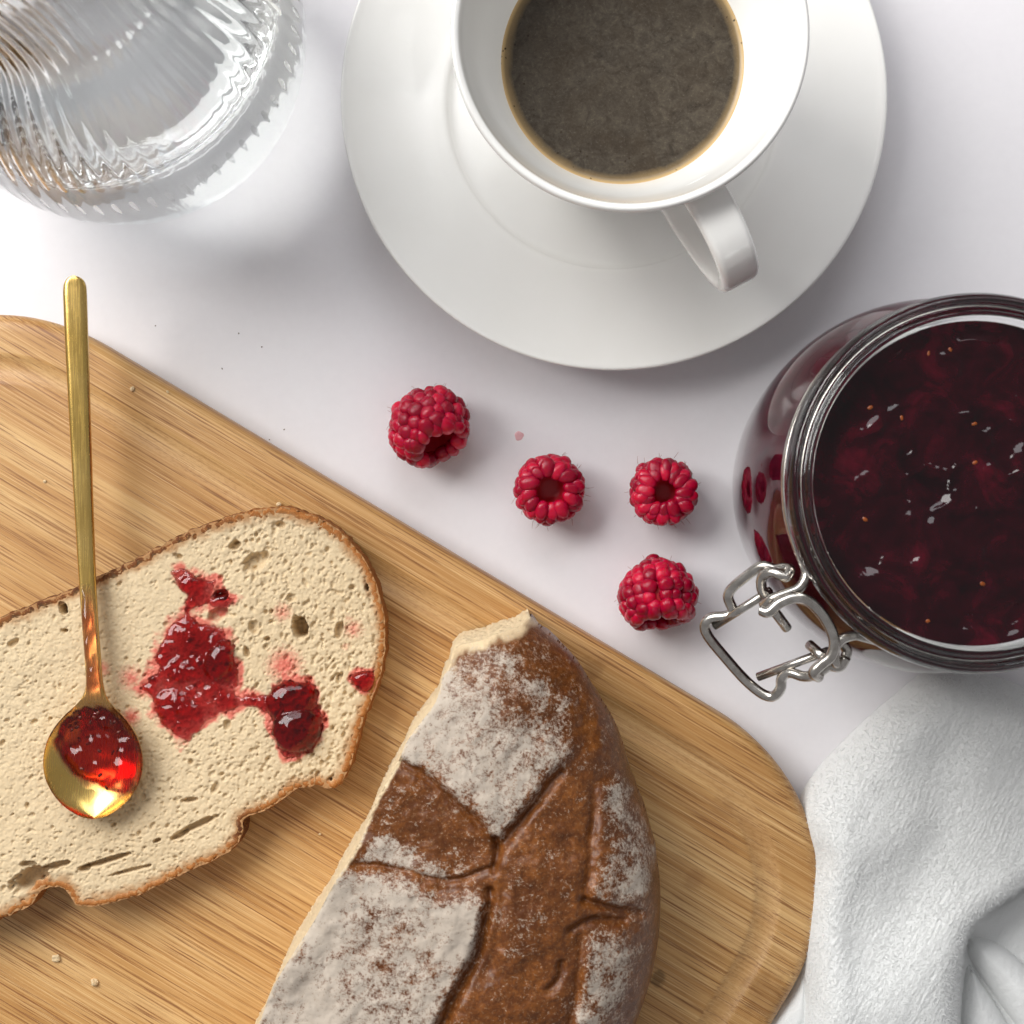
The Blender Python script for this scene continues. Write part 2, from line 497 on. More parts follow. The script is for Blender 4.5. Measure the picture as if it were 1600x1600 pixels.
def M_plain(name, col, rough=0.5, sss=0.0):
    m, nt, b = new_mat(name); v = coords(nt)
    d = tuple(x * 0.75 for x in col[:3]) + (1,)
    nt.links.new(mix(nt, noise(nt, v, 1.1, 4), d, col), b.inputs['Base Color'])
    b.inputs['Roughness'].default_value = rough
    if sss:
        b.inputs['Subsurface Weight'].default_value = sss; b.inputs['Subsurface Scale'].default_value = 0.001
    return m

def M_cloth():
    m, nt, b = new_mat('white_crepe_cotton')
    v = coords(nt); va = coords(nt, (0.32, 1.0, 1.0), (0, 0, math.radians(-25)))
    n0 = noise(nt, v, 0.05, 3); n1 = noise(nt, va, 0.9, 4, 0.6, 0.5); n2 = noise(nt, v, 3.0, 4, 0.7)
    c = mix(nt, n0, (0.80, 0.81, 0.80, 1), (0.85, 0.86, 0.85, 1))
    c = mix(nt, ramp(nt, n2, [(0.3, g(0.25)), (0.6, g(0))]), c, (0.70, 0.71, 0.70, 1))
    nt.links.new(c, b.inputs['Base Color'])
    b.inputs['Roughness'].default_value = 0.95; b.inputs['Specular IOR Level'].default_value = 0.1
    b.inputs['Sheen Weight'].default_value = 0.3
    bump(nt, b, n2, 0.6, 0.3, bump(nt, None, n1, 0.5, 0.4))
    return m

# ------------------------------------------------------------------ table
tb = 900.0
def build_table():
    bm = bmesh.new()
    bmesh.ops.create_cube(bm, size=1)
    for v in bm.verts: v.co = Vector((v.co.x * 0.62 + 0.115, v.co.y * 0.60 - 0.11, (v.co.z - 0.5) * 0.03))
    me = bpy.data.meshes.new('table_top'); bm.to_mesh(me); bm.free()
    me.materials.append(M_table())
    o = bpy.data.objects.new('table_top', me); COL.objects.link(o)
    tag(o, 'white laminate table top', None, None, 'structure')
build_table()
def build_added_floor():  # unseen floor, added to give the glass something dark to refract
    m, nt, b = new_mat('added_brown_floor')
    v = coords(nt, (0.004, 0.05, 1))
    nt.links.new(ramp(nt, noise(nt, v, 1.0, 5), [(0.3, srgb(74, 50, 32)), (0.7, srgb(112, 80, 54))]), b.inputs['Base Color'])
    b.inputs['Roughness'].default_value = 0.5
    V = [(-3000, -3000, -740), (3000, -3000, -740), (3000, 3000, -740), (-3000, 3000, -740)]
    o = mesh('floor', V, [[0, 1, 2, 3]], m); tag(o, 'added unseen brown floor below the table, for the glass to refract', None, None, 'structure')
build_added_floor()

# ------------------------------------------------------------------ bamboo board
ZB = 15.0                                                  # board top
def build_board():
    cR = np.array([28.9, -101.9]); cL = np.array([-139.8, -1.0]); R = 54.7; WID = 215.0
    u = (cR - cL) / np.linalg.norm(cR - cL); ang = math.atan2(u[1], u[0])
    nv = np.array([u[1], -u[0]])                            # across the board, into the picture's lower left
    if nv[1] > 0: nv = -nv
    L = np.linalg.norm(cR - cL); B = WID - 2 * R
    centres = [cR, cL, cL + nv * B, cR + nv * B]            # counter-clockwise seen from above
    base = math.atan2(-nv[1], -nv[0])
    mid = sum(centres) / 4
    prof = [(5, 0), (1.5, 0.25), (0.35, 1.2), (0, 3), (0, 11), (0.25, 12.4), (0.9, 13.6), (2.0, 14.5), (3.4, 14.93), (5, 15), (10.4, 15)]
    for k in range(0, 11):
        t = k / 10; prof.append((11 + 7.5 * t, 15 - 1.15 * math.sin(math.pi * t) ** 0.85))
    prof += [(19.2, 15), (24, 15), (34, 15)]
    groove = [1.0 if 11.2 < d < 18.3 else 0.0 for d, z in prof]
    nc = 28; ns = 40; V = []; G = []
    for (d, z), gq in zip(prof, groove):
        ring = []
        for k, c in enumerate(centres):
            # k=0: right end/top corner sweeps from the end normal (+u) to top normal
            a0 = [0, math.pi / 2, math.pi, 1.5 * math.pi][k]
            for i in range(nc):
                a = a0 + (math.pi / 2) * i / (nc - 1)
                dirn = u * math.cos(a) - nv * math.sin(a)
                ring.append(c + dirn * (R - d))
            nxt = centres[(k + 1) % 4]
            a1 = a0 + math.pi / 2; dirn = u * math.cos(a1) - nv * math.sin(a1)
            for i in range(1, ns): ring.append(c + (nxt - c) * i / ns + dirn * (R - d))
        for p in ring: V.append((p[0], p[1], z)); G.append(gq)
    n = len(V) // len(prof); F = []
    for r in range(len(prof) - 1):
        for i in range(n):
            F.append([r * n + i, r * n + (i + 1) % n, (r + 1) * n + (i + 1) % n, (r + 1) * n + i])
    V.append((mid[0], mid[1], 15)); G.append(0.0); ce = len(V) - 1
    last = (len(prof) - 1) * n
    for i in range(n): F.append([last + i, last + (i + 1) % n, ce])
    V.append((mid[0], mid[1], 0)); G.append(0.0); cb = len(V) - 1
    for i in range(n): F.append([(i + 1) % n, i, cb])
    o = mesh('cutting_board', V, F, M_bamboo(ang), origin=(mid[0], mid[1], 0), attrs={'groove': G})
    tag(o, 'bamboo cutting board with rounded corners and shallow juice groove under the bread', 'cutting board')
    return u, nv
BU, BV = build_board()

# ------------------------------------------------------------------ saucer, cup, coffee
CX, CY = 27.4, 111.4
porc = M_porcelain()
def smooth_profile(p, per=5): return catmull(p, per)
def build_saucer():
    prof = [(0.01, 6.5), (12, 6.5), (21.5, 6.55), (22.8, 6.9), (23.8, 7.5), (25.2, 7.6), (32, 7.9), (39, 8.3), (43.0, 8.7), (44.6, 9.6), (45.8, 10.8), (48.5, 11.35), (56, 12.5), (64, 14.6), (70, 16.6), (72, 17.4), (72.9, 17.55), (73.35, 17.1), (73.1, 16.4), (71.5, 15.4),
            (62, 11.4), (50, 7.6), (44, 5.0), (42, 2.2), (41.3, 0.5), (40.4, 0.02), (39, 0.02), (38.2, 0.8), (37.5, 3.0), (20, 3.4), (0.01, 3.4)]
    V, F = lathe(smooth_profile(prof, 5), 160); V[:, 0] += CX; V[:, 1] += CY
    o = mesh('saucer', V, F[:, ::-1], porc, origin=(CX, CY, 0))
    tag(o, 'wide white porcelain saucer under the coffee cup', 'saucer')
def build_cup():
    root = empty('coffee_cup', (CX, CY, 6.5))
    tag(root, 'white porcelain cup of black coffee standing on the saucer', 'cup')
    prof = [(0.01, 8.6), (14, 8.6), (16.2, 8.0), (17, 6.75), (18.4, 6.6), (19.4, 7.2), (19.8, 9), (21.2, 12), (24.6, 19), (29, 31), (33.6, 46), (37.8, 60), (40.9, 71.5), (41.7, 74.4), (41.75, 75.4), (41.2, 76.1), (40.3, 76.0), (39.7, 75.2),
            (38.6, 71.5), (35.9, 63.5), (32.7, 56), (30.0, 50), (26.6, 42), (21.5, 31.5), (15, 23.5), (8, 19.8), (0.01, 18.6)]
    V, F = lathe(smooth_profile(prof, 5), 144); V[:, 0] += CX; V[:, 1] += CY
    mesh('bowl', V, F, porc, root, (CX, CY, 6.5))
    # strap handle
    path = catmull([(37.3, 63), (41.5, 65.6), (46.5, 66.6), (52, 66.0), (57, 63.0), (60.2, 57.5), (60.4, 50.5), (57.2, 43), (51.5, 36.5), (44, 31), (36, 27), (27.0, 24)], 6)
    d = np.array([0.463, -0.886]); d /= np.linalg.norm(d); s = np.array([-d[1], d[0]])
    T = np.gradient(path, axis=0); T /= np.linalg.norm(T, axis=1)[:, None]; Nn = np.stack([-T[:, 1], T[:, 0]], 1)
    V = []; F = []; sec = []
    W, H, rr = 5.0, 2.0, 1.8
    for cx_, cy_, a0 in ((W - rr, H - rr, 0), (-W + rr, H - rr, 90), (-W + rr, -H + rr, 180), (W - rr, -H + rr, 270)):
        for q in range(6):
            a = math.radians(a0 + 90 * q / 5); sec.append((cx_ + rr * math.cos(a), cy_ + rr * math.sin(a)))
    ns = len(sec)
    for i in range(len(path)):
        k = i / (len(path) - 1); wid = 1.0 + 0.10 * (1 - k) - 0.12 * k
        for a, b_ in sec:
            q = path[i] + Nn[i] * b_
            xy = np.array([CX, CY]) + d * q[0] + s * a * wid
            V.append((xy[0], xy[1], q[1]))
    for i in range(len(path) - 1):
        for k in range(ns): F.append([i * ns + k, i * ns + (k + 1) % ns, (i + 1) * ns + (k + 1) % ns, (i + 1) * ns + k])
    F.append(list(range(ns))[::-1]); F.append([(len(path) - 1) * ns + k for k in range(ns)])
    mesh('handle', V, [f[::-1] for f in F], porc, root, (CX, CY, 6.5))
def build_coffee():
    n = 120; rs = np.concatenate([[0.01], np.linspace(1.5, 28.6, 22), [29.1, 29.5, 29.85, 30.1, 30.35]])
    zs = 49.6 + np.where(rs > 28.4, ((rs - 28.4) / 1.95) ** 2 * 0.9, 0)
    V, F = lathe(np.stack([rs, zs], 1), n)
    # body below the surface so the coffee is a filled volume
    low = np.array([(29.6, 49.2), (26.2, 42), (21, 32), (14, 24.5), (0.01, 20)])
    V2, F2 = lathe(np.vstack([[rs[-1], zs[-1]], low]), n)
    V = np.vstack([V, V2]); F = np.vstack([F, F2 + len(rs) * n])
    rad = np.hypot(V[:, 0], V[:, 1]) / 30.3
    V[:, 2] += (fbm(V[:, 0] * 0.12 + 9, V[:, 1] * 0.12, oct=3, seed=4) - 0.5) * 0.12
    V[:, 0] += CX; V[:, 1] += CY
    o = mesh('coffee', V, F, M_coffee(), origin=(CX, CY, 20), attrs={'rad': rad})
    tag(o, 'dark coffee with brown crema filling the white cup', 'coffee')
build_saucer(); build_cup(); build_coffee()

# ------------------------------------------------------------------ ribbed carafe
GX, GY = -101.5, 122.5
def build_carafe():
    outer = catmull([(0.01, 0), (24, 0), (31, 0.6), (37, 4), (43, 13), (47.3, 27), (49.2, 44), (48.4, 62), (45.2, 79), (40.6, 91), (36.0, 99.5), (32.4, 105), (30.2, 110), (29.0, 118), (28.8, 130), (29.6, 146), (31.2, 158), (32.4, 165)], 5)
    inner = catmull([(31.8, 165.9), (30.6, 165.4), (29.3, 158), (27.7, 146), (26.8, 130), (27.0, 118), (28.2, 110), (30.5, 104.4), (34.2, 98.6), (38.8, 90), (43.1, 78.6), (46.1, 62), (46.8, 44), (44.9, 28), (40.5, 16), (34.5, 9.5), (28, 7.2), (18, 6.6), (0.01, 6.5)], 5)
    prof = np.vstack([outer, inner]); no = len(outer); nr = 68
    amp = np.zeros(len(prof))
    z = prof[:, 1]
    amp[:no] = 0.12 * sstep(3, 12, z[:no]) * (1 - sstep(156, 163, z[:no])) 
    amp[no:] = 0.10 * sstep(10, 25, z[no:]) * (1 - sstep(152, 162, z[no:]))
    V, F = lathe(prof, nr * 8, lambda i, t: amp[i] * np.cos(nr * t))
    V[:, 0] += GX; V[:, 1] += GY
    o = mesh('carafe', V, F, M_glass('clear_ribbed_glass', (0.97, 0.985, 0.985, 1), 1.5, 0.05), origin=(GX, GY, 0))
    tag(o, 'clear ribbed glass carafe with a narrow neck, beside the saucer', 'carafe')
build_carafe()
def build_water():
    prof = catmull([(0.01, 6.3), (18, 6.4), (28, 7.0), (34.6, 9.3), (40.6, 15.8), (45.05, 28), (46.95, 44), (46.25, 62), (44.9, 70)], 5)
    top = np.array([(44.4, 69.5), (43.4, 69.1), (40, 69), (0.01, 69)])
    V, F = lathe(np.vstack([prof, top]), 300); V[:, 0] += GX; V[:, 1] += GY
    o = mesh('clear_liquid', V, F, M_glass('clear_water', (1, 1, 1, 1), 1.333), origin=(GX, GY, 6.3))
    tag(o, 'clear water filling the ribbed glass carafe', 'water')
build_water()

# ------------------------------------------------------------------ jam jar
JX, JY = 102.4, 6.3
steel = M_steel()
def build_jar():
    root = empty('jam_jar', (JX, JY, 0))
    tag(root, 'open round glass clip jar full of dark red jam', 'jar')
    org = (JX, JY, 0)
    outer = catmull([(0.01, 1.2), (30, 1.0), (36, 0.1), (38.5, 0.4), (40.5, 3.5), (42.6, 12), (44.3, 27), (45.5, 44), (45.7, 55), (44.8, 64.5), (42.7, 72.5), (40.2, 79), (38.8, 83.4), (38.6, 87), (39.2, 88.6), (41.0, 89.6), (41.9, 91.5), (42.0, 95), (41.2, 97.4), (40.2, 98.0), (39.5, 97.2), (38.9, 96.4), (38.2, 96.6), (37.4, 97.2), (36.6, 96.8), (36.2, 95)], 5)
    inner = catmull([(36.0, 93.5), (35.9, 86), (36.4, 82), (38.0, 77.2), (40.4, 70.8), (42.3, 63.4), (43.1, 55), (42.9, 44), (41.8, 27.5), (40.2, 14), (37.6, 7.5), (34, 5.2), (0.01, 5.0)], 5)
    V, F = lathe(np.vstack([outer, inner]), 160); V[:, 0] += JX; V[:, 1] += JY
    mesh('glass_body', V, F, M_glass('jar_glass', (0.96, 0.975, 0.965, 1), 1.5, 0.03), root, org)
    # steel wire: ring round the neck, ending in two eyes that carry the clasp
    def C(x, y, z): q = P(1080 + x / 2.354, 430 + y / 2.354, z); return (q[0], q[1], z)
    rw = 1.25
    aL = math.atan2(*(P(1080 + 395 / 2.354, 430 + 1015 / 2.354, 84) - np.array([JX, JY]))[::-1])
    aR = math.atan2(*(P(1080 + 690 / 2.354, 430 + 1350 / 2.354, 84) - np.array([JX, JY]))[::-1])
    # go the long way round the neck from aL (left) over the top to aR
    aL %= 2 * math.pi; aR %= 2 * math.pi
    arc = [(JX + 40.3 * math.cos(a), JY + 40.3 * math.sin(a), 84.6) for a in np.linspace(aL, aR - 2 * math.pi, 90)]
    left = [C(265, 1215, 82), C(300, 1190, 84.5), C(350, 1172, 85), C(398, 1150, 85), C(424, 1105, 84.6), C(416, 1060, 84.5)]
    right = [C(610, 1322, 84.5), C(560, 1335, 85), C(528, 1372, 85), C(532, 1425, 83), C(560, 1420, 81.5), C(572, 1380, 81), C(552, 1352, 82)]
    path = catmull(left, 6)[:-1].tolist() + arc + catmull(right, 6).tolist()
    v, f = tube(path, rw, 12); mesh('neck_wire', v, f, steel, root, org)
    ring2 = [(JX + 42.9 * math.cos(a), JY + 42.9 * math.sin(a), 86.9) for a in np.linspace(0, 2 * math.pi, 120, endpoint=False)]
    # lever: a bent wire loop that hangs from the eyes
    lev = catmull([C(300, 1200, 80), C(262, 1160, 80), C(262, 1110, 81), C(300, 1092, 83), C(345, 1110, 84), C(365, 1085, 83), C(345, 1078, 81.5), C(310, 1082, 80), C(262, 1070, 79), C(215, 1098, 77), C(152, 1150, 74), C(136, 1185, 73), C(153, 1235, 72), C(132, 1253, 71.5), C(75, 1260, 70), C(50, 1288, 69), C(65, 1332, 68.5), C(130, 1412, 68), C(200, 1490, 68), C(262, 1540, 69), C(303, 1548, 70), C(328, 1520, 71.5), C(333, 1482, 72.5), C(362, 1462, 74), C(415, 1476, 76.5), C(460, 1468, 79), C(505, 1438, 81), C(545, 1440, 82), C(568, 1405, 83)], 6)
    v, f = tube(lev, rw, 12); lever = mesh('lever', v, f, steel, root, org)
    bail = catmull([C(258, 1232, 86), C(285, 1238, 87), C(325, 1205, 87.5), C(380, 1186, 88), C(435, 1200, 88), C(480, 1245, 87.5), C(512, 1298, 87), C(527, 1350, 86.5), C(515, 1400, 86), C(480, 1430, 85), C(450, 1462, 84), C(470, 1478, 82)], 6)
    v, f = tube(bail, rw * 1.05, 12); mesh('bail', v, f, steel, root, org)
    for a, b_ in (((86, 1290, 69.5), (292, 1160, 79)), ((246, 1478, 69.5), (505, 1382, 79))):
        v, f = tube([C(*a), C(*[(p + q) / 2 for p, q in zip(a, b_)]), C(*b_)], rw * 0.85, 10); mesh('lever_bar', v, f, steel, lever, org)
    for a, b_ in (((298, 1225, 83), (352, 1298, 78)), ((434, 1358, 78), (490, 1408, 83))):
        v, f = tube([C(*a), C(*[(p + q) / 2 for p, q in zip(a, b_)]), C(*b_)], rw * 0.95, 10); mesh('wire_end', v, f, steel, lever, org)
build_jar()

def build_jar_jam():
    n = 220; R = 36.4; ZJ = 91.2
    rs = np.concatenate([[0.01], np.linspace(0.35, R, 105)])
    V, F = lathe(np.stack([rs, np.full(len(rs), ZJ)], 1), n)
    x, y = V[:, 0], V[:, 1]
    big = fbm(x * 0.07 + 3, y * 0.07 + 8, oct=3, seed=21)
    rid = 1 - np.abs(2 * fbm(x * 0.11 + 4, y * 0.13, oct=3, seed=31) - 1)
    small = fbm(x * 0.30, y * 0.30, oct=3, seed=41)
    edge = 1 - sstep(R - 5, R, np.hypot(x, y))
    z = (big - 0.5) * 3.6 + (rid ** 8) * 0.5 + (small - 0.5) * 0.65
    # soft lumps of whole fruit under the surface
    for k in range(30):
        a, r = RNG.uniform(0, 2 * np.pi), R * 0.92 * math.sqrt(RNG.uniform()); cx, cy = r * math.cos(a), r * math.sin(a)
        s = RNG.uniform(1.1, 3.2); e = RNG.uniform(0.5, 1); t = RNG.uniform(0, np.pi)
        u_ = ((x - cx) * math.cos(t) + (y - cy) * math.sin(t)) / s; v_ = (-(x - cx) * math.sin(t) + (y - cy) * math.cos(t)) / (s * e)
        z += RNG.uniform(0.2, 1.0) * s * 0.34 * np.exp(-(u_ ** 2 + v_ ** 2) ** 1.5)
    V[:, 2] += z * edge + (1 - edge) * 0.7
    top_last = V[-n:, 2].copy()
    low = np.array([(36.5, 86), (37.1, 82.2), (38.8, 77.6), (41.3, 71.3), (43.2, 63.8), (44.1, 55), (43.9, 44), (42.8, 27.3), (41.2, 13.6), (38.2, 6.9), (34, 4.8), (0.01, 4.7)])
    lowp = catmull(low, 4)
    V2, F2 = lathe(lowp, n)
    m0 = len(V)
    Vall = np.vstack([V, V2])
    j = np.arange(n); bridge = np.stack([(m0 - n) + j, (m0 - n) + (j + 1) % n, m0 + (j + 1) % n, m0 + j], 1)
    Fall = np.vstack([F, bridge, F2 + m0])
    Vall[:, 0] += JX; Vall[:, 1] += JY
    root = mesh('jam', Vall, Fall, M_jam_dark(), origin=(JX, JY, 5.3))
    root.data.materials.append(M_jam_dark(True))
    mi = np.zeros(len(root.data.polygons), np.int32); mi[len(F) + n:] = 1; root.data.polygons.foreach_set('material_index', mi)
    tag(root, 'dark glossy raspberry jam with seeds filling the clip jar', 'jam')
    # seeds on the surface
    bm = bmesh.new(); bmesh.ops.create_icosphere(bm, subdivisions=2, radius=1)
    me = bpy.data.meshes.new('seed'); bm.to_mesh(me); bm.free()
    me.polygons.foreach_set('use_smooth', np.ones(len(me.polygons), bool))
    me.materials.append(M_plain('raspberry_seed', srgb(140, 70, 22), 0.3, 0.2))
    pts = [(660, 487), (775, 522), (1040, 547), (640, 897), (1070, 1135), (870, 288), (950, 278), (1043, 690), (865, 1272)]
    sx = Vall[:m0, 0]; sy = Vall[:m0, 1]; sz = Vall[:m0, 2]
    for a, b_ in pts:
        q = P(1080 + a / 2.354, 430 + b_ / 2.354, ZJ)
        k = np.argmin((sx - q[0]) ** 2 + (sy - q[1]) ** 2)
        o = bpy.data.objects.new('seed', me); COL.objects.link(o); o.parent = root
        o.location = Vector((q[0] - JX, q[1] - JY, sz[k] - 5.3 - 0.22)) * MM
        o.scale = Vector((RNG.uniform(0.65, 0.95), RNG.uniform(0.4, 0.55), 0.4)) * MM
        o.rotation_euler = (0, RNG.uniform(-0.3, 0.3), RNG.uniform(0, 3.14))
build_jar_jam()

# ------------------------------------------------------------------ raspberries
berry_m = M_berry()
def drupelet_mesh(k):
    bm = bmesh.new(); bmesh.ops.create_icosphere(bm, subdivisions=3, radius=1)
    for v in bm.verts:
        c = v.co.copy(); nn = fbm(np.array([c.x * 1.3 + k * 7]), np.array([c.y * 1.3]), np.array([c.z * 1.3]), oct=2, seed=k)[0]
        v.co = c * (0.90 + 0.2 * nn)
        if c.z > 0.9: v.co.z -= 0.06                        # dimple where the style sits
    me = bpy.data.meshes.new('drupelet'); bm.to_mesh(me); bm.free()
    me.polygons.foreach_set('use_smooth', np.ones(len(me.polygons), bool)); me.materials.append(berry_m)
    return me
DRU = [drupelet_mesh(k) for k in range(4)]
core_m = M_plain('raspberry_inside', (0.60, 0.012, 0.03, 1), 0.4, 0.6)
hair_m = M_plain('raspberry_hair', srgb(150, 80, 60), 0.6)
def build_raspberry(px, py, rad, hgt, axis, spin, label, seed, open_r=0.56):
    """axis: unit vector that points from the closed tip to the hollow opening"""
    rg = np.random.default_rng(seed)
    A = Vector(axis).normalized()
    rot = A.to_track_quat('Z', 'Y').to_matrix() @ Matrix.Rotation(spin, 3, 'Z')
    # profile: centres of drupelet rings, local z from tip (0) to opening (hgt)
    dr = rad * 0.168
    prof = []
    for t in np.linspace(0, 1, 60):
        z = t * hgt
        r = rad * (math.sin(min(1, t / 0.62) * math.pi / 2) ** 0.62) * (1 - 0.16 * sstep(0.62, 1.0, t))
        prof.append((max(r - dr, 0.0), dr + z * (1 - 2 * dr / hgt)))
    # turn inward over the lip
    rl = prof[-1][0]
    for t in np.linspace(0.15, 1, 8): prof.append((rl - (rl - rad * open_r - dr * 0.2) * t, prof[59][1] + dr * 0.35 * math.sin(t * math.pi * 0.8) - dr * 0.45 * t))
    prof = np.array(prof)
    s = np.r_[0, np.cumsum(np.hypot(*np.diff(prof, axis=0).T))]
    nrow = int(round(s[-1] / (dr * 1.52)))
    rows = [(np.interp(t, s, prof[:, 0]), np.interp(t, s, prof[:, 1])) for t in np.linspace(0.0, s[-1], nrow + 1)]
    pts = []
    for i, (r, z) in enumerate(rows):
        n = 1 if r < dr * 0.5 else max(5, int(round(2 * math.pi * r / (dr * 1.78))))
        off = rg.uniform(0, 6.28)
        zc = hgt * 0.48
        for k in range(n):
            a = off + 2 * math.pi * k / n + rg.normal(0, 0.05)
            rr = r * (1 + rg.normal(0, 0.025)); zz = z + rg.normal(0, dr * 0.12)
            pos = Vector((rr * math.cos(a), rr * math.sin(a), zz))
            nrm = Vector((math.cos(a) * rr, math.sin(a) * rr, (zz - zc) * 0.9)).normalized()
            sz = dr * rg.uniform(1.08, 1.32)
            if i >= nrow - 1: nrm = Vector((math.cos(a) * 0.2, math.sin(a) * 0.2, 1)).normalized()
            pts.append((pos, nrm, sz, i))
    # lowest point on the table
    zmin = min((rot @ p).z - sz for p, nrm, sz, i in pts)
    xs = [(rot @ p).x for p, *_ in pts]; ys = [(rot @ p).y for p, *_ in pts]
    mid = Vector(((min(xs) + max(xs)) / 2, (min(ys) + max(ys)) / 2, 0))
    c = P(px, py, 9)
    root = empty('raspberry', (c[0], c[1], 0))
    tag(root, label, 'raspberry', 'raspberries scattered on the table')
    base = Vector((0, 0, -zmin - 0.35)) - mid
    for p, nrm, sz, i in pts:
        o = bpy.data.objects.new('drupelet', DRU[rg.integers(0, 4)]); COL.objects.link(o); o.parent = root
        o.location = (rot @ p + base) * MM
        o.rotation_euler = (rot @ nrm).to_track_quat('Z', 'Y').to_euler()
        lip = 1.3 if i >= nrow - 1 else 1.0
        o.scale = Vector((sz * rg.uniform(0.92, 1.05), sz * rg.uniform(0.95, 1.1) * lip, sz * 0.92)) * MM
    # hollow inside, following the wall of drupelets
    cp = [(0.01, hgt * 0.42), (rad * open_r * 0.45, hgt * 0.44), (rad * open_r * 0.8, hgt * 0.55), (rad * open_r * 1.0, hgt * 0.8), (rad * (open_r + 0.05), hgt * 0.86), (rad * (open_r + 0.12), hgt * 0.88), (rad * 0.68, hgt * 0.80), (rad * 0.76, hgt * 0.6), (rad * 0.66, hgt * 0.38), (rad * 0.4, hgt * 0.2), (0.01, hgt * 0.17)]
    V, F = lathe(catmull(cp, 5), 48)
    V[:, :2] *= (1 + (fbm(V[:, 0] * 0.7 + 5, V[:, 1] * 0.7, V[:, 2] * 0.3, oct=2, seed=seed) - 0.5)[:, None] * 0.18)
    Rm = np.array(rot); V = V @ Rm.T + np.array(base)
    mesh('hollow_core', V, F, core_m, root)
    # fine dried styles
    parts = []
    for q in range(46):
        p, nrm, sz, i = pts[rg.integers(0, len(pts))]
        if i >= nrow - 1: continue
        st = p + nrm * sz * 0.95; dirn = (nrm + Vector(rg.normal(0, 0.5, 3))).normalized(); L = rg.uniform(0.8, 2.2)
        bend = Vector(rg.normal(0, 0.35, 3))
        path = [np.array(rot @ (st + dirn * L * t + bend * t * t * L * 0.5) + base) for t in (0, 0.33, 0.66, 1)]
        parts.append(tube(path, [0.055, 0.05, 0.045, 0.03], 4))
    V, F = join(parts)
    h = mesh('hairs', V, F, hair_m, root); h['kind'] = 'stuff'
build_raspberry(671, 668, 11.6, 20.5, (0.42, -0.66, 0.42), 0.4, 'raspberry lying on its side nearest the board, the largest of the four', 101)
build_raspberry(858, 765, 9.9, 16.0, (0.02, -0.10, 1.0), 1.1, 'raspberry with its hollow facing up, between the side-lying one and the jar row', 102)
build_raspberry(1036, 769, 9.5, 16.0, (-0.02, 0.02, 1.0), 2.0, 'small raspberry with its hollow facing up, closest to the jar glass', 103, 0.52)
build_raspberry(1027, 926, 11.2, 20, (0.08, -0.85, 0.28), 0.2, 'raspberry beside the jar clasp with its round back up and hollow towards the loaf', 104)

# ------------------------------------------------------------------ bread slice
ZS = 26.5
def cr6(pts): return [(x / 2.425, 780 + y / 2.425) for x, y in pts]
slice_px = [(-120, 1000), (-50, 978), (0, 965), (74, 935), (120, 918), (148, 904), (198, 881), (247, 856), (297, 829), (346, 811), (396, 798), (445, 793), (482, 803), (524, 825), (557, 858), (581, 895), (594, 937), (602, 982), (600, 1027), (590, 1069), (575, 1106), (561, 1147), (549, 1188), (533, 1222), (511, 1233), (491, 1229), (462, 1234), (441, 1250), (412, 1268), (382, 1277), (378, 1304), (363, 1327), (322, 1349), (268, 1374), (214, 1399), (165, 1414), (128, 1416), (111, 1403), (99, 1389), (78, 1387), (62, 1395), (45, 1415), (21, 1427), (0, 1436), (-60, 1450), (-180, 1440), (-280, 1390), (-330, 1290), (-320, 1170), (-230, 1060)]
crust_m = M_slice_crust(); crumb_m = M_crumb()
slice_poly = resample(catmull(PL(slice_px, ZS), 6, closed=True), 0.45)
_k = np.arange(len(slice_poly)); _t = np.roll(slice_poly, -1, 0) - np.roll(slice_poly, 1, 0)
_nrm = np.stack([_t[:, 1], -_t[:, 0]], 1); _nrm /= np.linalg.norm(_nrm, axis=1)[:, None]
if ((slice_poly + _nrm * 2 - slice_poly.mean(0)) ** 2).sum() < ((slice_poly - slice_poly.mean(0)) ** 2).sum(): _nrm = -_nrm
slice_poly = slice_poly + _nrm * ((fbm(slice_poly[:, 0] * 0.5, slice_poly[:, 1] * 0.5, oct=4, seed=9) - 0.5) * 0.9)[:, None]

JAM_A = cr6([(650, 265), (700, 258), (760, 285), (825, 320), (805, 372), (860, 350), (895, 380), (860, 420), (780, 405), (740, 412), (722, 442), (800, 470), (860, 500), (885, 560), (905, 640), (900, 700), (892, 738), (950, 742), (1008, 730), (1030, 690), (1100, 682), (1190, 700), (1207, 760), (1230, 850), (1215, 920), (1160, 970), (1100, 990), (1050, 960), (1030, 900), (1020, 830), (960, 800), (880, 800), (800, 838), (760, 880), (715, 918), (670, 898), (620, 860), (580, 800), (560, 745), (515, 722), (540, 690), (590, 640), (582, 580), (620, 520), (640, 470), (688, 440), (692, 400), (700, 360), (662, 320)])
JAM_B = cr6([(1318, 675), (1350, 650), (1400, 645), (1425, 670), (1412, 720), (1380, 738), (1345, 715)])
jamA = resample(catmull(PL(JAM_A, ZS), 5, closed=True), 0.5)
jamA = jamA + np.stack([fbm(jamA[:, 0] * 0.5, jamA[:, 1] * 0.5, oct=3, seed=16) - 0.5, fbm(jamA[:, 0] * 0.5 + 50, jamA[:, 1] * 0.5, oct=3, seed=17) - 0.5], 1) * 2.2
jamB = resample(catmull(PL(JAM_B, ZS), 5, closed=True), 0.5)

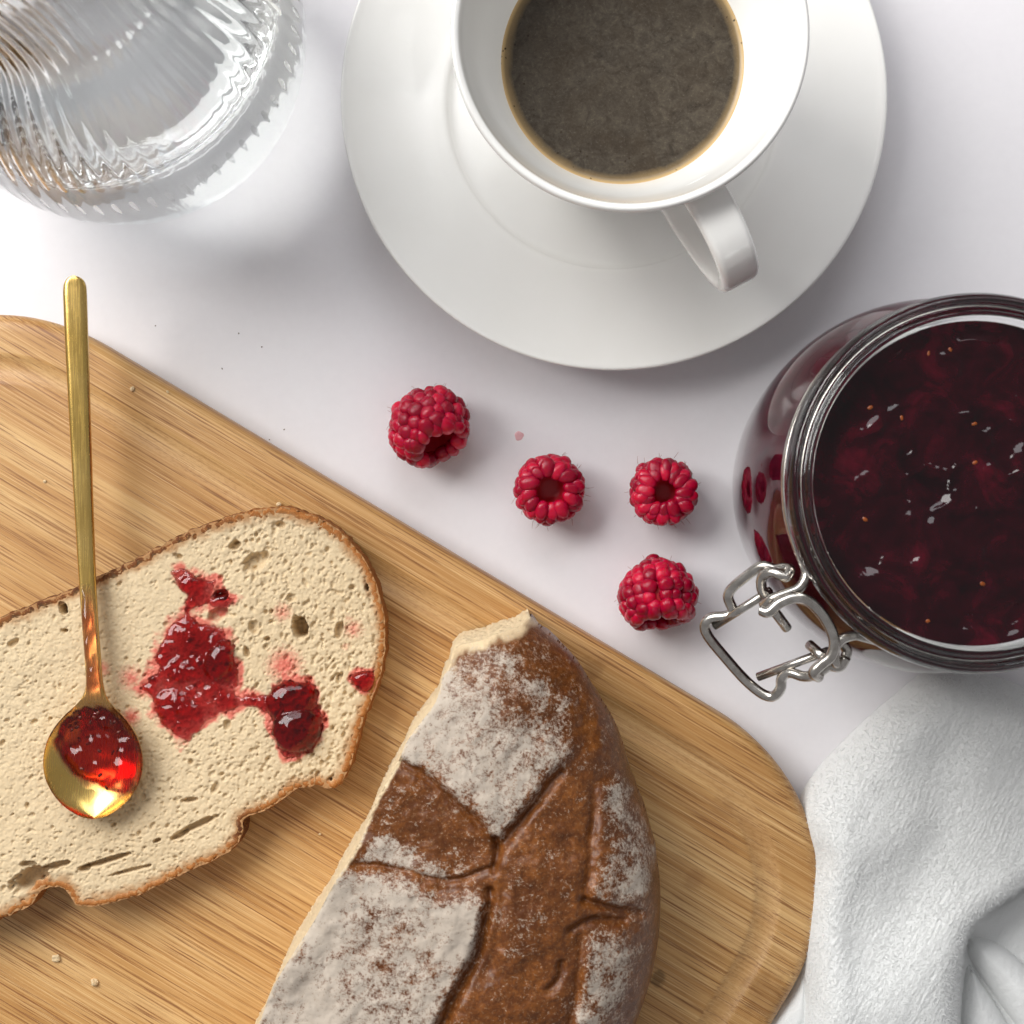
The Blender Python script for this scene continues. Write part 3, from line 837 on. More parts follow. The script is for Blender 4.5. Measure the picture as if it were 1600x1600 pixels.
def build_slice():
    o0 = P(260, 1110, ZS)
    root = empty('bread_slice', (o0[0], o0[1], ZB)); org = (o0[0], o0[1], ZB)
    tag(root, 'cut slice of white bread with jam and a gold spoon on it', 'bread slice')
    X, Y, D, Q, T = clip_grid(slice_poly, 0.26, (np.array([-172., -200.]), np.array([200., 200.])))
    Z = np.full(X.shape, ZS)
    Z += (fbm(X * 0.05, Y * 0.05, oct=3, seed=3) - 0.5) * 1.6
    Z += (fbm(X * 0.55, Y * 0.75, oct=4, seed=5) - 0.5) * 0.42
    Z += (fbm(X * 1.9, Y * 1.9, oct=2, seed=6) - 0.5) * 0.28
    # pores: thousands of small oval pits, finer toward the left, coarser right
    order = np.argsort(X); Xo = X[order]
    def pit(cx, cy, a, b_, th, depth, soft=1.0):
        R = max(a, b_) * 1.3
        i0 = np.searchsorted(Xo, cx - R); i1 = np.searchsorted(Xo, cx + R)
        idx = order[i0:i1]; idx = idx[np.abs(Y[idx] - cy) < R]
        if len(idx) == 0: return
        dx = X[idx] - cx; dy = Y[idx] - cy; c, s = math.cos(th), math.sin(th)
        q = np.sqrt(((dx * c + dy * s) / a) ** 2 + ((-dx * s + dy * c) / b_) ** 2)
        if soft > 1.1: q = q * (0.7 + 0.6 * fbm(X[idx] * 0.7, Y[idx] * 0.7, oct=3, seed=int(abs(cx) * 10)))
        Z[idx] -= depth * (1 - sstep(0.45 * soft, 1.12, q)) - 0.05 * depth * np.exp(-((q - 1.15) / 0.18) ** 2)
    lo = slice_poly.min(0); hi = slice_poly.max(0)
    N = 15000
    cx = RNG.uniform(max(lo[0], -165), hi[0], N); cy = RNG.uniform(lo[1], hi[1], N)
    dens = fbm(cx * 0.06, cy * 0.06, oct=2, seed=77)
    for k in range(N):
        right = sstep(-95, -45, cx[k])
        r = (0.20 + 0.09 * right) * math.exp(RNG.normal(0, 0.38)) * (0.75 + 0.6 * dens[k])
        asp = RNG.uniform(1.0, 2.1)
        th = math.radians(20 + 55 * right) + RNG.normal(0, 0.5)
        pit(cx[k], cy[k], r * asp, r, th, r * RNG.uniform(0.7, 1.35))
    for k in range(150):
        r = RNG.uniform(0.4, 0.75); x_ = RNG.uniform(max(lo[0], -165), hi[0]); y_ = RNG.uniform(lo[1], hi[1])
        pit(x_, y_, r * RNG.uniform(1, 1.8), r, RNG.uniform(0.2, 1.6), r * RNG.uniform(1.0, 1.8))
    hole = np.zeros(X.shape)
    for px, py, a, b_, deg, dep in [(398, 878, 20, 12, 28, 2.6), (469, 981, 12, 18, 5, 7.5), (346, 930, 12, 8, 15, 3.4), (341, 960, 16, 9, 20, 2.2), (575, 917, 5, 6, 0, 3), (530, 984, 6, 13, -10, 2.4), (98, 951, 6, 9, 20, 6), (367, 852, 11, 6, 25, 2.6), (438, 820, 8, 5, -25, 2), (280, 870, 5, 4, 0, 1.8), (385, 1020, 5, 8, 10, 2), (418, 998, 5, 4, 0, 2), (396, 980, 7, 10, 0, 1.6),
                                   (310, 1288, 32, 5, 25, 3.0), (280, 1306, 14, 4, 22, 2.5), (165, 1345, 40, 4.5, 17, 3.4), (48, 1374, 30, 15, 28, 6.0), (85, 1353, 26, 5, 14, 3.4), (296, 1250, 12, 4, 10, 2.2), (45, 1350, 12, 5, 0, 2.5), (131, 1358, 9, 4, 0, 2.6), (245, 1314, 6, 3, 20, 2.3), (20, 1005, 9, 5, 30, 1.8), (100, 985, 6, 3, 0, 1.5), (355, 1132, 6, 8, 0, 1.6), (530, 1060, 5, 9, -15, 1.7), (455, 935, 8, 6, 0, 1.3), (205, 1360, 34, 3.2, 14, 1.8)]:
        q = P(px, py, ZS); pit(q[0], q[1], a / 5.95 * 1.08, b_ / 5.95 * 1.08, math.radians(deg), dep, 1.35)
    Z = np.maximum(Z, ZB + 0.8)
    toast = (1 - sstep(0.8, 4.2, D + (fbm(X * 0.6, Y * 0.6, oct=3, seed=13) - 0.5) * 2.6)) * 0.85
    dA, _, _ = sdf(X, Y, jamA[::2]); dB, _, _ = sdf(X, Y, jamB)
    wob = (fbm(X * 0.22, Y * 0.22, oct=3, seed=15) - 0.5) * 6.0
    stain = np.maximum(sstep(-2.4, 1.2, dA + wob), sstep(-1.4, 0.8, dB + wob * 0.4))
    for px, py, r, s in [(441, 957, 3.2, 0.62), (552, 983, 3.2, 0.62), (445, 1040, 5.0, 0.9), (545, 967, 2.0, 0.4), (205, 1060, 4.0, 0.75), (160, 1045, 2.6, 0.7), (205, 1120, 2.6, 0.9), (350, 935, 3.6, 0.55), (540, 1010, 1.6, 0.5), (290, 1140, 3.0, 0.8), (225, 1075, 3.4, 0.8)]:
        q = P(px, py, ZS); stain = np.maximum(stain, s * np.exp(-(((X - q[0]) ** 2 + (Y - q[1]) ** 2) / r ** 2) ** 0.8))
    mesh('crumb', np.stack([X, Y, Z], 1), (Q, T), crumb_m, root, org, attrs={'toast': toast, 'stain': stain})
    # crust band swept round the outline
    prof = [(2.5, ZS - 0.9), (1.9, ZS - 0.12), (1.2, ZS + 0.12), (0.55, ZS + 0.10), (0.2, ZS - 0.25), (-0.05, ZS - 1.0), (-0.3, ZS - 3), (-0.35, ZS - 6), (-0.1, ZB + 2), (0.3, ZB + 0.6), (1.2, ZB + 0.06), (4, ZB + 0.05)]
    P0 = slice_poly; n = len(P0); V = []; pale = []; burn = []
    und = (fbm(P0[:, 0] * 0.05, P0[:, 1] * 0.05, oct=3, seed=3) - 0.5) * 1.6
    q1 = P(40, 940, ZS); q2 = P(300, 815, ZS); q3 = P(380, 1295, ZS)
    up_left = sstep(0, 1, 1 - np.abs(seg_dist(P0[:, 0], P0[:, 1], np.array([q1, q2]), False)[0]) / 22) * 1.0
    notch = np.exp(-(np.hypot(P0[:, 0] - q3[0], P0[:, 1] - q3[1]) / 4.5) ** 2)
    for r, (d, z) in enumerate(prof):
        jn = (fbm(P0[:, 0] * 0.9, P0[:, 1] * 0.9, np.full(n, z * 0.5), oct=3, seed=19) - 0.5)
        k = 1.0 if r < 6 else 0.2
        pos = P0 - _nrm * (d - jn * (2.6 if r < 3 else 0.9))[:, None]
        V.append(np.column_stack([pos, z + und * k + (jn * 0.9 if r < 7 else 0)]))
        pale.append(np.full(n, [0.70, 0.18, 0.0, 0, 0, 0, 0, 0, 0, 0, 0, 0][r])); burn.append(np.clip(up_left * (0.75 + jn * 1.2) + notch + (0.25 if r > 5 else 0), 0, 1))
    V = np.vstack(V); m = len(prof)
    i, j = np.meshgrid(np.arange(m - 1), np.arange(n), indexing='ij'); a = i * n + j; b_ = i * n + (j + 1) % n
    F = np.stack([a, b_, b_ + n, a + n], -1).reshape(-1, 4)
    mesh('crust', V, F, crust_m, root, org, attrs={'pale': np.concatenate(pale), 'burn': np.concatenate(burn)})
    return X, Y, Z
SX, SY, SZ = build_slice()

# ------------------------------------------------------------------ jam on the slice
jam_m = M_jam_clear('clear_red_jam', 1100.0, (0.82, 0.012, 0.035, 1))
def build_jam_patch(poly, lumps, label, maxt, name='jam_smear'):
    X, Y, D, Q, T = clip_grid(poly, 0.33)
    t = 0.42 + maxt * 1.35 * (1 - np.exp(-D / 2.6)) * np.clip(2.4 * fbm(X * 0.24, Y * 0.24, oct=3, seed=51) - 0.72, 0, 1.4)
    t += 0.07 * (fbm(X * 0.6, Y * 0.6, oct=2, seed=52) - 0.3) * sstep(0, 1.2, D)
    for px, py, a, b_, deg, h in lumps:
        q = P(px, py, ZS); th = math.radians(deg); dx = X - q[0]; dy = Y - q[1]
        u_ = (dx * math.cos(th) + dy * math.sin(th)) / (a / 5.95); v_ = (-dx * math.sin(th) + dy * math.cos(th)) / (b_ / 5.95)
        r2 = np.clip(1 - u_ ** 2 - v_ ** 2, 0, 1)
        t = np.maximum(t, h * np.sqrt(r2) + 0.2 * (r2 > 0))
    zt = ZS + (fbm(X * 0.05, Y * 0.05, oct=3, seed=3) - 0.5) * 1.6 - 0.05 + t * sstep(0, 0.9, D) - (1 - sstep(0, 0.9, D)) * 0.45 + (fbm(X * 0.3, Y * 0.3, oct=2, seed=5) - 0.5) * 0.25
    n = len(X); zb = np.full(n, ZS - 3.5)
    V = np.vstack([np.column_stack([X, Y, zt]), np.column_stack([X, Y, zb])])
    q2 = Q[:, ::-1] + n; t2 = T[:, ::-1] + n
    # side wall from boundary edges
    cnt = {}
    for f in list(map(tuple, Q)) + list(map(tuple, T)):
        for i in range(len(f)):
            e = (f[i], f[(i + 1) % len(f)]); cnt[e] = 1
    wall = np.array([(b_, a, a + n, b_ + n) for (a, b_) in cnt if (b_, a) not in cnt])
    o0 = (poly[:, 0].mean(), poly[:, 1].mean(), ZS)
    o = mesh(name, V, (np.vstack([Q, q2, wall]), np.vstack([T, t2])), jam_m, origin=o0)
    tag(o, label, 'jam', 'jam spread on the slice')
    return o
build_jam_patch(jamA, [(343, 1033, 25, 33, -22, 3.2), (463, 1138, 40, 38, 20, 4.2), (455, 1095, 40, 32, 10, 3.0), (300, 915, 22, 18, 0, 1.5), (285, 1000, 20, 26, 10, 1.3), (270, 1095, 26, 20, 0, 1.4)], 'large glossy red jam smear with fruit lumps across the slice', 1.15)
build_jam_patch(jamB, [(568, 1064, 19, 17, 0, 1.6)], 'small red dab of jam on the slice near its right crust', 0.9)

# ------------------------------------------------------------------ gold spoon
def build_spoon():
    #  y,  centre x, half width (photo points), z of the top edge, bowl depth
    st = [(430.2, 115, 0.5, 36.2), (431, 115, 5, 36.2), (434, 115, 11, 36.3), (439, 115, 15, 36.3), (447, 115, 17.6, 36.2), (470, 115.6, 18.3, 36.0), (560, 119, 17.6, 35.0), (700, 125, 16, 33.6), (800, 129.5, 14.6, 32.7), (900, 134.5, 13.3, 32.2), (980, 139.5, 12.6, 32.4), (1040, 144, 12.6, 33.0), (1070, 146, 13.4, 33.3), (1090, 146.2, 19, 33.2), (1103, 146, 29, 33.0), (1116, 145.6, 43, 32.8), (1132, 145.3, 57, 32.7), (1152, 145, 69, 32.6), (1175, 145, 76, 32.5), (1197, 145, 77.5, 32.5), (1220, 145, 73, 32.5), (1243, 145, 60.5, 32.5), (1260, 145, 45, 32.5), (1271, 145, 29, 32.5), (1277, 145, 16, 32.5), (1280, 145, 1, 32.5)]
    s = np.array(st); t = np.r_[0, np.cumsum(np.hypot(*np.diff(s[:, :3:2], axis=0).T))]
    tt = np.linspace(0, t[-1], 190)
    ii = catmull(np.column_stack([t, s]), 12)
    c = np.stack([np.interp(tt, ii[:, 0], ii[:, k]) for k in range(1, 5)], 1)
    M = 26; D = 5.2; th = np.concatenate([np.linspace(1.6, 2.0, 50)[:1].repeat(1), []])
    us = np.sin(np.linspace(-np.pi / 2, np.pi / 2, M + 1))
    tops = []; bots = []
    def depth(y, u):
        q = (y - 1192) / 98.0
        gy = np.clip(1 - np.abs(q) ** 2.3, 0, 1)
        return D * gy ** 0.9 * (1 - u ** 2) ** 0.85
    for y, cx, hw, z in c:
        hw = max(hw, 0.3)
        bowl = float(sstep(1075, 1110, y)); thick = 2.5 * (1 - bowl) + 0.85 * bowl
        tr, br = [], []
        for u in us:
            q = P(cx + u * hw, y, z); dz = depth(y, u)
            crown = (1 - bowl) * 0.8 * (abs(u) ** 7)
            tr.append((q[0], q[1], z - dz - crown)); br.append((q[0], q[1], z - dz - thick + (1 - bowl) * 0.9 * abs(u) ** 3))
        tops.append(tr); bots.append(br)
    tops = np.array(tops); bots = np.array(bots); m, k = tops.shape[:2]
    org = (tops[:, :, 0].mean(), tops[-40:, :, 1].mean(), ZS)
    root = empty('spoon', org)
    tag(root, 'gold teaspoon with jam in its bowl lying across the slice', 'spoon')
    gold = M_gold()
    split = int(np.searchsorted(c[:, 0], 1062))
    def part(name, a, b_):
        n = (b_ - a + 1); T = tops[a:b_ + 1].reshape(-1, 3); B = bots[a:b_ + 1].reshape(-1, 3); o = len(T); F = []
        for i in range(n - 1):
            for j in range(k - 1):
                p = i * k + j
                F.append([p, p + k, p + k + 1, p + 1]); F.append([o + p, o + p + 1, o + p + k + 1, o + p + k])
            p = i * k; F.append([p, o + p, o + p + k, p + k])
            p = i * k + k - 1; F.append([p, p + k, o + p + k, o + p])
        if a == 0: 
            for j in range(k - 1): F.append([j, j + 1, o + j + 1, o + j])
        if b_ == m - 1:
            e = (n - 1) * k
            for j in range(k - 1): F.append([e + j, o + e + j, o + e + j + 1, e + j + 1])
        ob = mesh(name, np.vstack([T, B]), F, gold, root, org)
        try:
            ob.data.set_sharp_from_angle(angle=math.radians(50))
        except Exception: pass
        return ob
    part('handle', 0, split); part('bowl', split, m - 1)
    # jam lying in the bowl and up the neck
    rows = np.where(c[:, 0] > 905)[0]
    Ttop = tops[rows]; yy = c[rows, 0]; hw = c[rows, 2]
    Tz = []
    V = []; n = 0
    U = us[1:-1]
    X = Ttop[:, 1:-1, 0]; Y = Ttop[:, 1:-1, 1]; Zs = Ttop[:, 1:-1, 2]
    ypx = np.repeat(yy[:, None], len(U), 1); xpx = c[rows, 1][:, None] + U[None, :] * hw[:, None]
    level = 31.4 + (fbm(X * 0.33, Y * 0.33, oct=3, seed=61) - 0.5) * 3.4
    fill = np.clip(level - Zs, 0, 5)
    # the pool leans to the upper right and leaves bare gold along the lower left
    edge = (xpx - 145) * 0.22 + (1222 - ypx) + (fbm(X * 0.35, Y * 0.35, oct=3, seed=62) - 0.5) * 46
    keep = sstep(-18, 26, edge) * sstep(-70, -30, (xpx - 145) + (1150 - ypx) * 0.55 + 14)
    neck = 1 - sstep(1068, 1105, ypx)
    film = 1.1 * (0.5 + fbm(X * 0.5, Y * 0.25, oct=2, seed=63)) * (1 - np.abs(U[None, :]) ** 3) * sstep(905, 960, ypx)
    t = neck * film + (1 - neck) * keep * np.maximum(fill * (1 - np.abs(U[None, :]) ** 6), 0.35 * keep)
    for px, py, r, h in [(160, 1220, 13, 1.2), (185, 1222, 15, 1.5), (195, 1185, 12, 0.9), (150, 1165, 18, 0.7)]:
        q = P(px, py, 30); t += h * np.exp(-((X - q[0]) ** 2 + (Y - q[1]) ** 2) / (r / 6) ** 2)
    top = np.stack([X, Y, Zs + t - 0.05], -1); bot = np.stack([X, Y, Zs - 0.25], -1)
    nr, nc = X.shape; V = np.vstack([top.reshape(-1, 3), bot.reshape(-1, 3)]); o = nr * nc; F = []
    for i in range(nr - 1):
        for j in range(nc - 1):
            p = i * nc + j; F.append([p, p + nc, p + nc + 1, p + 1]); F.append([o + p, o + p + 1, o + p + nc + 1, o + p + nc])
        p = i * nc; F.append([p, o + p, o + p + nc, p + nc]); p = i * nc + nc - 1; F.append([p, p + nc, o + p + nc, o + p])
    for j in range(nc - 1):
        F.append([j, j + 1, o + j + 1, o + j]); e = (nr - 1) * nc; F.append([e + j, o + e + j, o + e + j + 1, e + j + 1])
    jo = mesh('spooned_jam', V, F, M_jam_clear('thin_red_jam', 430.0, (0.93, 0.10, 0.03, 1)), origin=(org[0], org[1], 28))
    bm = bmesh.new(); bmesh.ops.create_icosphere(bm, subdivisions=2, radius=1); me = bpy.data.meshes.new('seed'); bm.to_mesh(me); bm.free()
    me.polygons.foreach_set('use_smooth', np.ones(len(me.polygons), bool)); me.materials.append(M_plain('dark_seed', srgb(96, 34, 16), 0.4))
    rg = np.random.default_rng(3); ok = np.argwhere((t > 0.5) & (ypx > 1110))
    for q in rg.choice(len(ok), 16, replace=False):
        i, j = ok[q]; so = bpy.data.objects.new('seed', me); COL.objects.link(so); so.parent = jo
        so.location = Vector((X[i, j] - org[0], Y[i, j] - org[1], Zs[i, j] + t[i, j] * rg.uniform(0.5, 0.95) - 28)) * MM
        so.scale = Vector((rg.uniform(0.5, 0.8), rg.uniform(0.32, 0.45), 0.3)) * MM; so.rotation_euler = (0, 0, rg.uniform(0, 3.1))
    tag(jo, 'translucent red jam pooled in the bowl of the gold spoon', 'jam')
build_spoon()

# ------------------------------------------------------------------ loaf
ZL = 34.0                                                   # height of the loaf's widest outline
def cr7(pts): return [(380 + x / 2.353, 940 + y / 2.353) for x, y in pts]
def build_loaf():
    right_px = [(830, 961), (847, 978), (873, 1000), (903, 1033), (928, 1072), (954, 1114), (971, 1152), (986, 1203), (1005, 1254), (1020, 1305), (1030, 1365), (1032, 1416), (1028, 1471), (1017, 1526), (1005, 1565), (992, 1600), (955, 1690), (895, 1780), (810, 1860), (700, 1910), (560, 1930)]
    R = PL(right_px, ZL)
    hcut = 52.0
    cut_px = [((828, 963), 33.5), ((818, 969), 33.8), ((805, 977), 34.5), ((775, 986), 37), ((754, 996), 39), ((716, 1007), 42), ((707, 1021), 43), ((704, 1037), 44), ((694, 1054), 45), ((684, 1089), 47), ((662, 1120), 49), ((639, 1152), 51), ((626, 1182), 52), ((605, 1220), 53), ((584, 1262), 54), ((568, 1303), 54.5), ((550, 1336), 55), ((529, 1367), 55), ((495, 1431), 55.5), ((462, 1482), 56), ((431, 1534), 56), ((405, 1600), 56), ((360, 1690), 55), ((320, 1780), 50), ((290, 1850), 44)]
    cut = np.array([P(a, b_, z) for (a, b_), z in cut_px])
    # full round loaf: mirror side, only used to shape the dome
    full = np.vstack([catmull(R, 4), PL([(430, 1920), (300, 1860), (190, 1740), (160, 1600), (190, 1430), (270, 1280), (400, 1120), (540, 1010), (690, 955), (770, 945)], ZL)])
    clip = resample(np.vstack([catmull(R, 6), catmull(cut[::-1], 6)]), 0.5)
    X, Y, D, Q, T = clip_grid(clip, 0.36, (np.array([-200., -172.]), np.array([200., 200.])))
    Df, _, _ = sdf(X, Y, full); Df = np.maximum(Df, 0)
    def dome(d): 
        q = np.clip(1 - d / 46.0, 0, 1); return ZL + 25.0 * (1 - q ** 2.5) ** 0.56
    Z = dome(Df)
    def line(pts): return catmull(np.array([P(a, b_, 52) for a, b_ in cr7(pts)]), 5)
    def poly(pts): return np.array([P(a, b_, 52) for a, b_ in cr7(pts)])
    wx = X + (fbm(X * 0.16, Y * 0.16, oct=3, seed=71) - 0.5) * 4; wy = Y + (fbm(X * 0.16 + 40, Y * 0.16, oct=3, seed=72) - 0.5) * 4
    patches = [([(700, 240), (830, 150), (990, 130), (1110, 230), (1230, 380), (1240, 520), (1170, 610), (1080, 700), (940, 868), (910, 845), (800, 735), (690, 640), (560, 560), (560, 480)], 0.80, 1.5),
               ([(330, 960), (420, 945), (560, 990), (730, 1050), (905, 1070), (885, 1170), (845, 1290), (765, 1450), (700, 1640), (300, 2000), (-300, 1800), (0, 1400)], 0.92, 2.2),
               ([(1300, 680), (1400, 670), (1490, 790), (1560, 950), (1470, 1170), (1265, 1080), (1300, 900)], 0.70, 1.5),
               ([(1250, 1205), (1400, 1200), (1480, 1300), (1440, 1420), (1330, 1640), (1190, 1640), (1235, 1350)], 0.72, 1.3)]
    flour = np.full(X.shape, 0.24)
    for pts, f, h in patches:
        d, _, _ = sdf(wx * 0.5 + X * 0.5, wy * 0.5 + Y * 0.5, poly(pts))
        flour = np.maximum(flour, 0.24 + (f - 0.24) * sstep(-2.4, 5.0, d)); Z += 0.8 * h * sstep(-1.5, 2.4, d)
    # flour worn off toward the shoulder of the loaf
    dd = poly([(1100, 330)])[0]; flour -= 0.36 * np.exp(-(np.hypot(X - dd[0], Y - dd[1]) / 16) ** 2)
    dd = poly([(1400, 880)])[0]; flour -= 0.25 * np.exp(-(np.hypot(X - dd[0], Y - dd[1]) / 10) ** 2)
    dd = poly([(560, 1330)])[0]; flour -= 0.25 * np.exp(-(np.hypot(X - dd[0], Y - dd[1]) / 13) ** 2)
    d_, _, _ = sdf(wx, wy, poly([(510, 850), (640, 880), (760, 980), (740, 1010), (560, 960), (430, 930)])); flour = np.maximum(flour, 0.20 + 0.42 * sstep(-1.0, 1.5, d_))
    dust = fbm(X * 0.3, Y * 0.3, oct=4, seed=81)
    flour += (dust - 0.5) * 0.55 + (fbm(X * 0.09 + 7, Y * 0.09, oct=3, seed=82) - 0.5) * 0.4
    # creases of the scored crust
    for pts, wdt, dep in [([(585, 575), (690, 645), (800, 738), (915, 858)], 1.0, 1.5), ([(935, 890), (1000, 815), (1070, 735), (1160, 620)], 1.3, 2.0), ([(915, 958), (830, 990), (730, 1000), (560, 965), (420, 940)], 0.8, 1.1), ([(905, 1050), (895, 1150), (850, 1290), (770, 1450), (700, 1620)], 1.3, 2.6), ([(1255, 1085), (1350, 1120), (1460, 1165)], 1.1, 1.8), ([(1200, 1190), (1290, 1160), (1400, 1180)], 1.1, 1.6), ([(1165, 1310), (1155, 1370), (1120, 1405)], 0.9, 1.3), ([(925, 860), (930, 920), (925, 970)], 1.0, 1.8), ([(960, 980), (955, 1080), (930, 1200), (905, 1330)], 1.5, 0.7), ([(1300, 690), (1280, 860), (1260, 1080)], 1.2, 0.9), ([(1240, 1215), (1235, 1350), (1200, 1553)], 1.2, 0.9)]:
        ln = line(pts); d, _, _ = seg_dist(wx * 0.35 + X * 0.65, wy * 0.35 + Y * 0.65, ln, False)
        Z -= dep * np.exp(-(d / wdt) ** 2); flour -= 0.12 * np.exp(-(d / (wdt * 0.9)) ** 2)
    k = sstep(0, 5, Df)
    Z += k * ((fbm(X * 0.09, Y * 0.09, oct=3, seed=91) - 0.5) * 3.0 + (fbm(X * 0.5, Y * 0.5, oct=4, seed=92) - 0.5) * 0.45 + (np.abs(fbm(X * 0.35, Y * 0.35, oct=4, seed=93) - 0.5)) * -0.6)
    dcut, _, _ = seg_dist(X, Y, catmull(cut, 6), False)
    pale = 1 - sstep(0.15, 0.9, dcut + (fbm(X * 0.9, Y * 0.9, oct=2, seed=94) - 0.5) * 0.8)
    tp = P(770, 992, 40); pale = np.maximum(pale, (1 - sstep(0.5, 3.0, dcut + (fbm(X * 0.6, Y * 0.6, oct=3, seed=95) - 0.5) * 3)) * np.exp(-(np.hypot(X - tp[0], Y - tp[1]) / 13) ** 4))
    Z -= pale * 0.2
    o0 = (clip[:, 0].mean(), -105.0, ZB)
    root = empty('bread_loaf', o0)
    tag(root, 'floury brown crusted half loaf with scored top, cut side to the slice', 'bread loaf')
    lm = M_loaf()
    mesh('top_crust', np.column_stack([X, Y, Z]), (Q, T), lm, root, o0, attrs={'flour': np.clip(flour, 0, 1), 'pale': pale})
    # underside skirt below the widest line
    Rc = resample(catmull(R, 6), 0.6, False); tt = np.gradient(Rc, axis=0); nn = np.stack([-tt[:, 1], tt[:, 0]], 1); nn /= np.linalg.norm(nn, axis=1)[:, None]
    if ((Rc + nn - clip.mean(0)) ** 2).sum() < ((Rc - clip.mean(0)) ** 2).sum(): nn = -nn
    rings = []
    for ins, z in [(0.25, ZL + 1.5), (0.0, ZL), (0.0, ZL - 2), (0.3, ZL - 6), (1.2, ZL - 11), (3.0, ZL - 15.5), (6, ZB + 0.8), (10, ZB + 0.1)]:
        j = (fbm(Rc[:, 0] * 0.2, Rc[:, 1] * 0.2, np.full(len(Rc), z * 0.2), oct=3, seed=96) - 0.5) * (1.2 if z < ZL - 1 else 0)
        rings.append(np.column_stack([Rc - nn * (ins + j)[:, None] if not np.isscalar(ins + j) else Rc - nn * ins, np.full(len(Rc), z)]))
    V = np.vstack(rings); n = len(Rc); m = len(rings)
    i, j = np.meshgrid(np.arange(m - 1), np.arange(n - 1), indexing='ij'); a = (i * n + j).ravel()
    mesh('side_crust', V, np.stack([a, a + 1, a + n + 1, a + n], 1), lm, root, o0, attrs={'flour': np.full(len(V), 0.25), 'pale': np.zeros(len(V))})
    # cut face: upright crumb wall, leaning a little outward at the foot
    C = resample(catmull(cut, 6), 0.4, False)
    C = C[C[:, 1] > -172]
    near = D < 0.8; nx_, ny_, nz_ = X[near], Y[near], Z[near]
    ztop = np.array([nz_[np.argmin((nx_ - a) ** 2 + (ny_ - b_) ** 2)] for a, b_ in C]) - 0.02
    tt = np.gradient(C, axis=0); nn = np.stack([-tt[:, 1], tt[:, 0]], 1); nn /= np.linalg.norm(nn, axis=1)[:, None]
    if nn[len(nn) // 2][0] > 0: nn = -nn
    rings = []; m = 60
    out_foot = sstep(0, 90, np.r_[0, np.cumsum(np.linalg.norm(np.diff(C, axis=0), axis=1))])
    for q in range(m):
        t = q / (m - 1); z = ztop * (1 - t) + (ZB + 0.1) * t
        j = (fbm(C[:, 0] * 0.9 + C[:, 1] * 0.9, z * 0.9, oct=4, seed=97) - 0.5) * 1.6 * min(1, t * 6)
        rings.append(np.column_stack([C + nn * (-0.05 + j + t * 0.8)[:, None], z]))
    V = np.vstack(rings); n = len(C)
    i, j = np.meshgrid(np.arange(m - 1), np.arange(n - 1), indexing='ij'); a = (i * n + j).ravel()
    mesh('cut_face', V, np.stack([a, a + 1, a + n + 1, a + n], 1), crumb_m, root, o0, attrs={'toast': np.zeros(len(V)), 'stain': np.zeros(len(V))})
build_loaf()

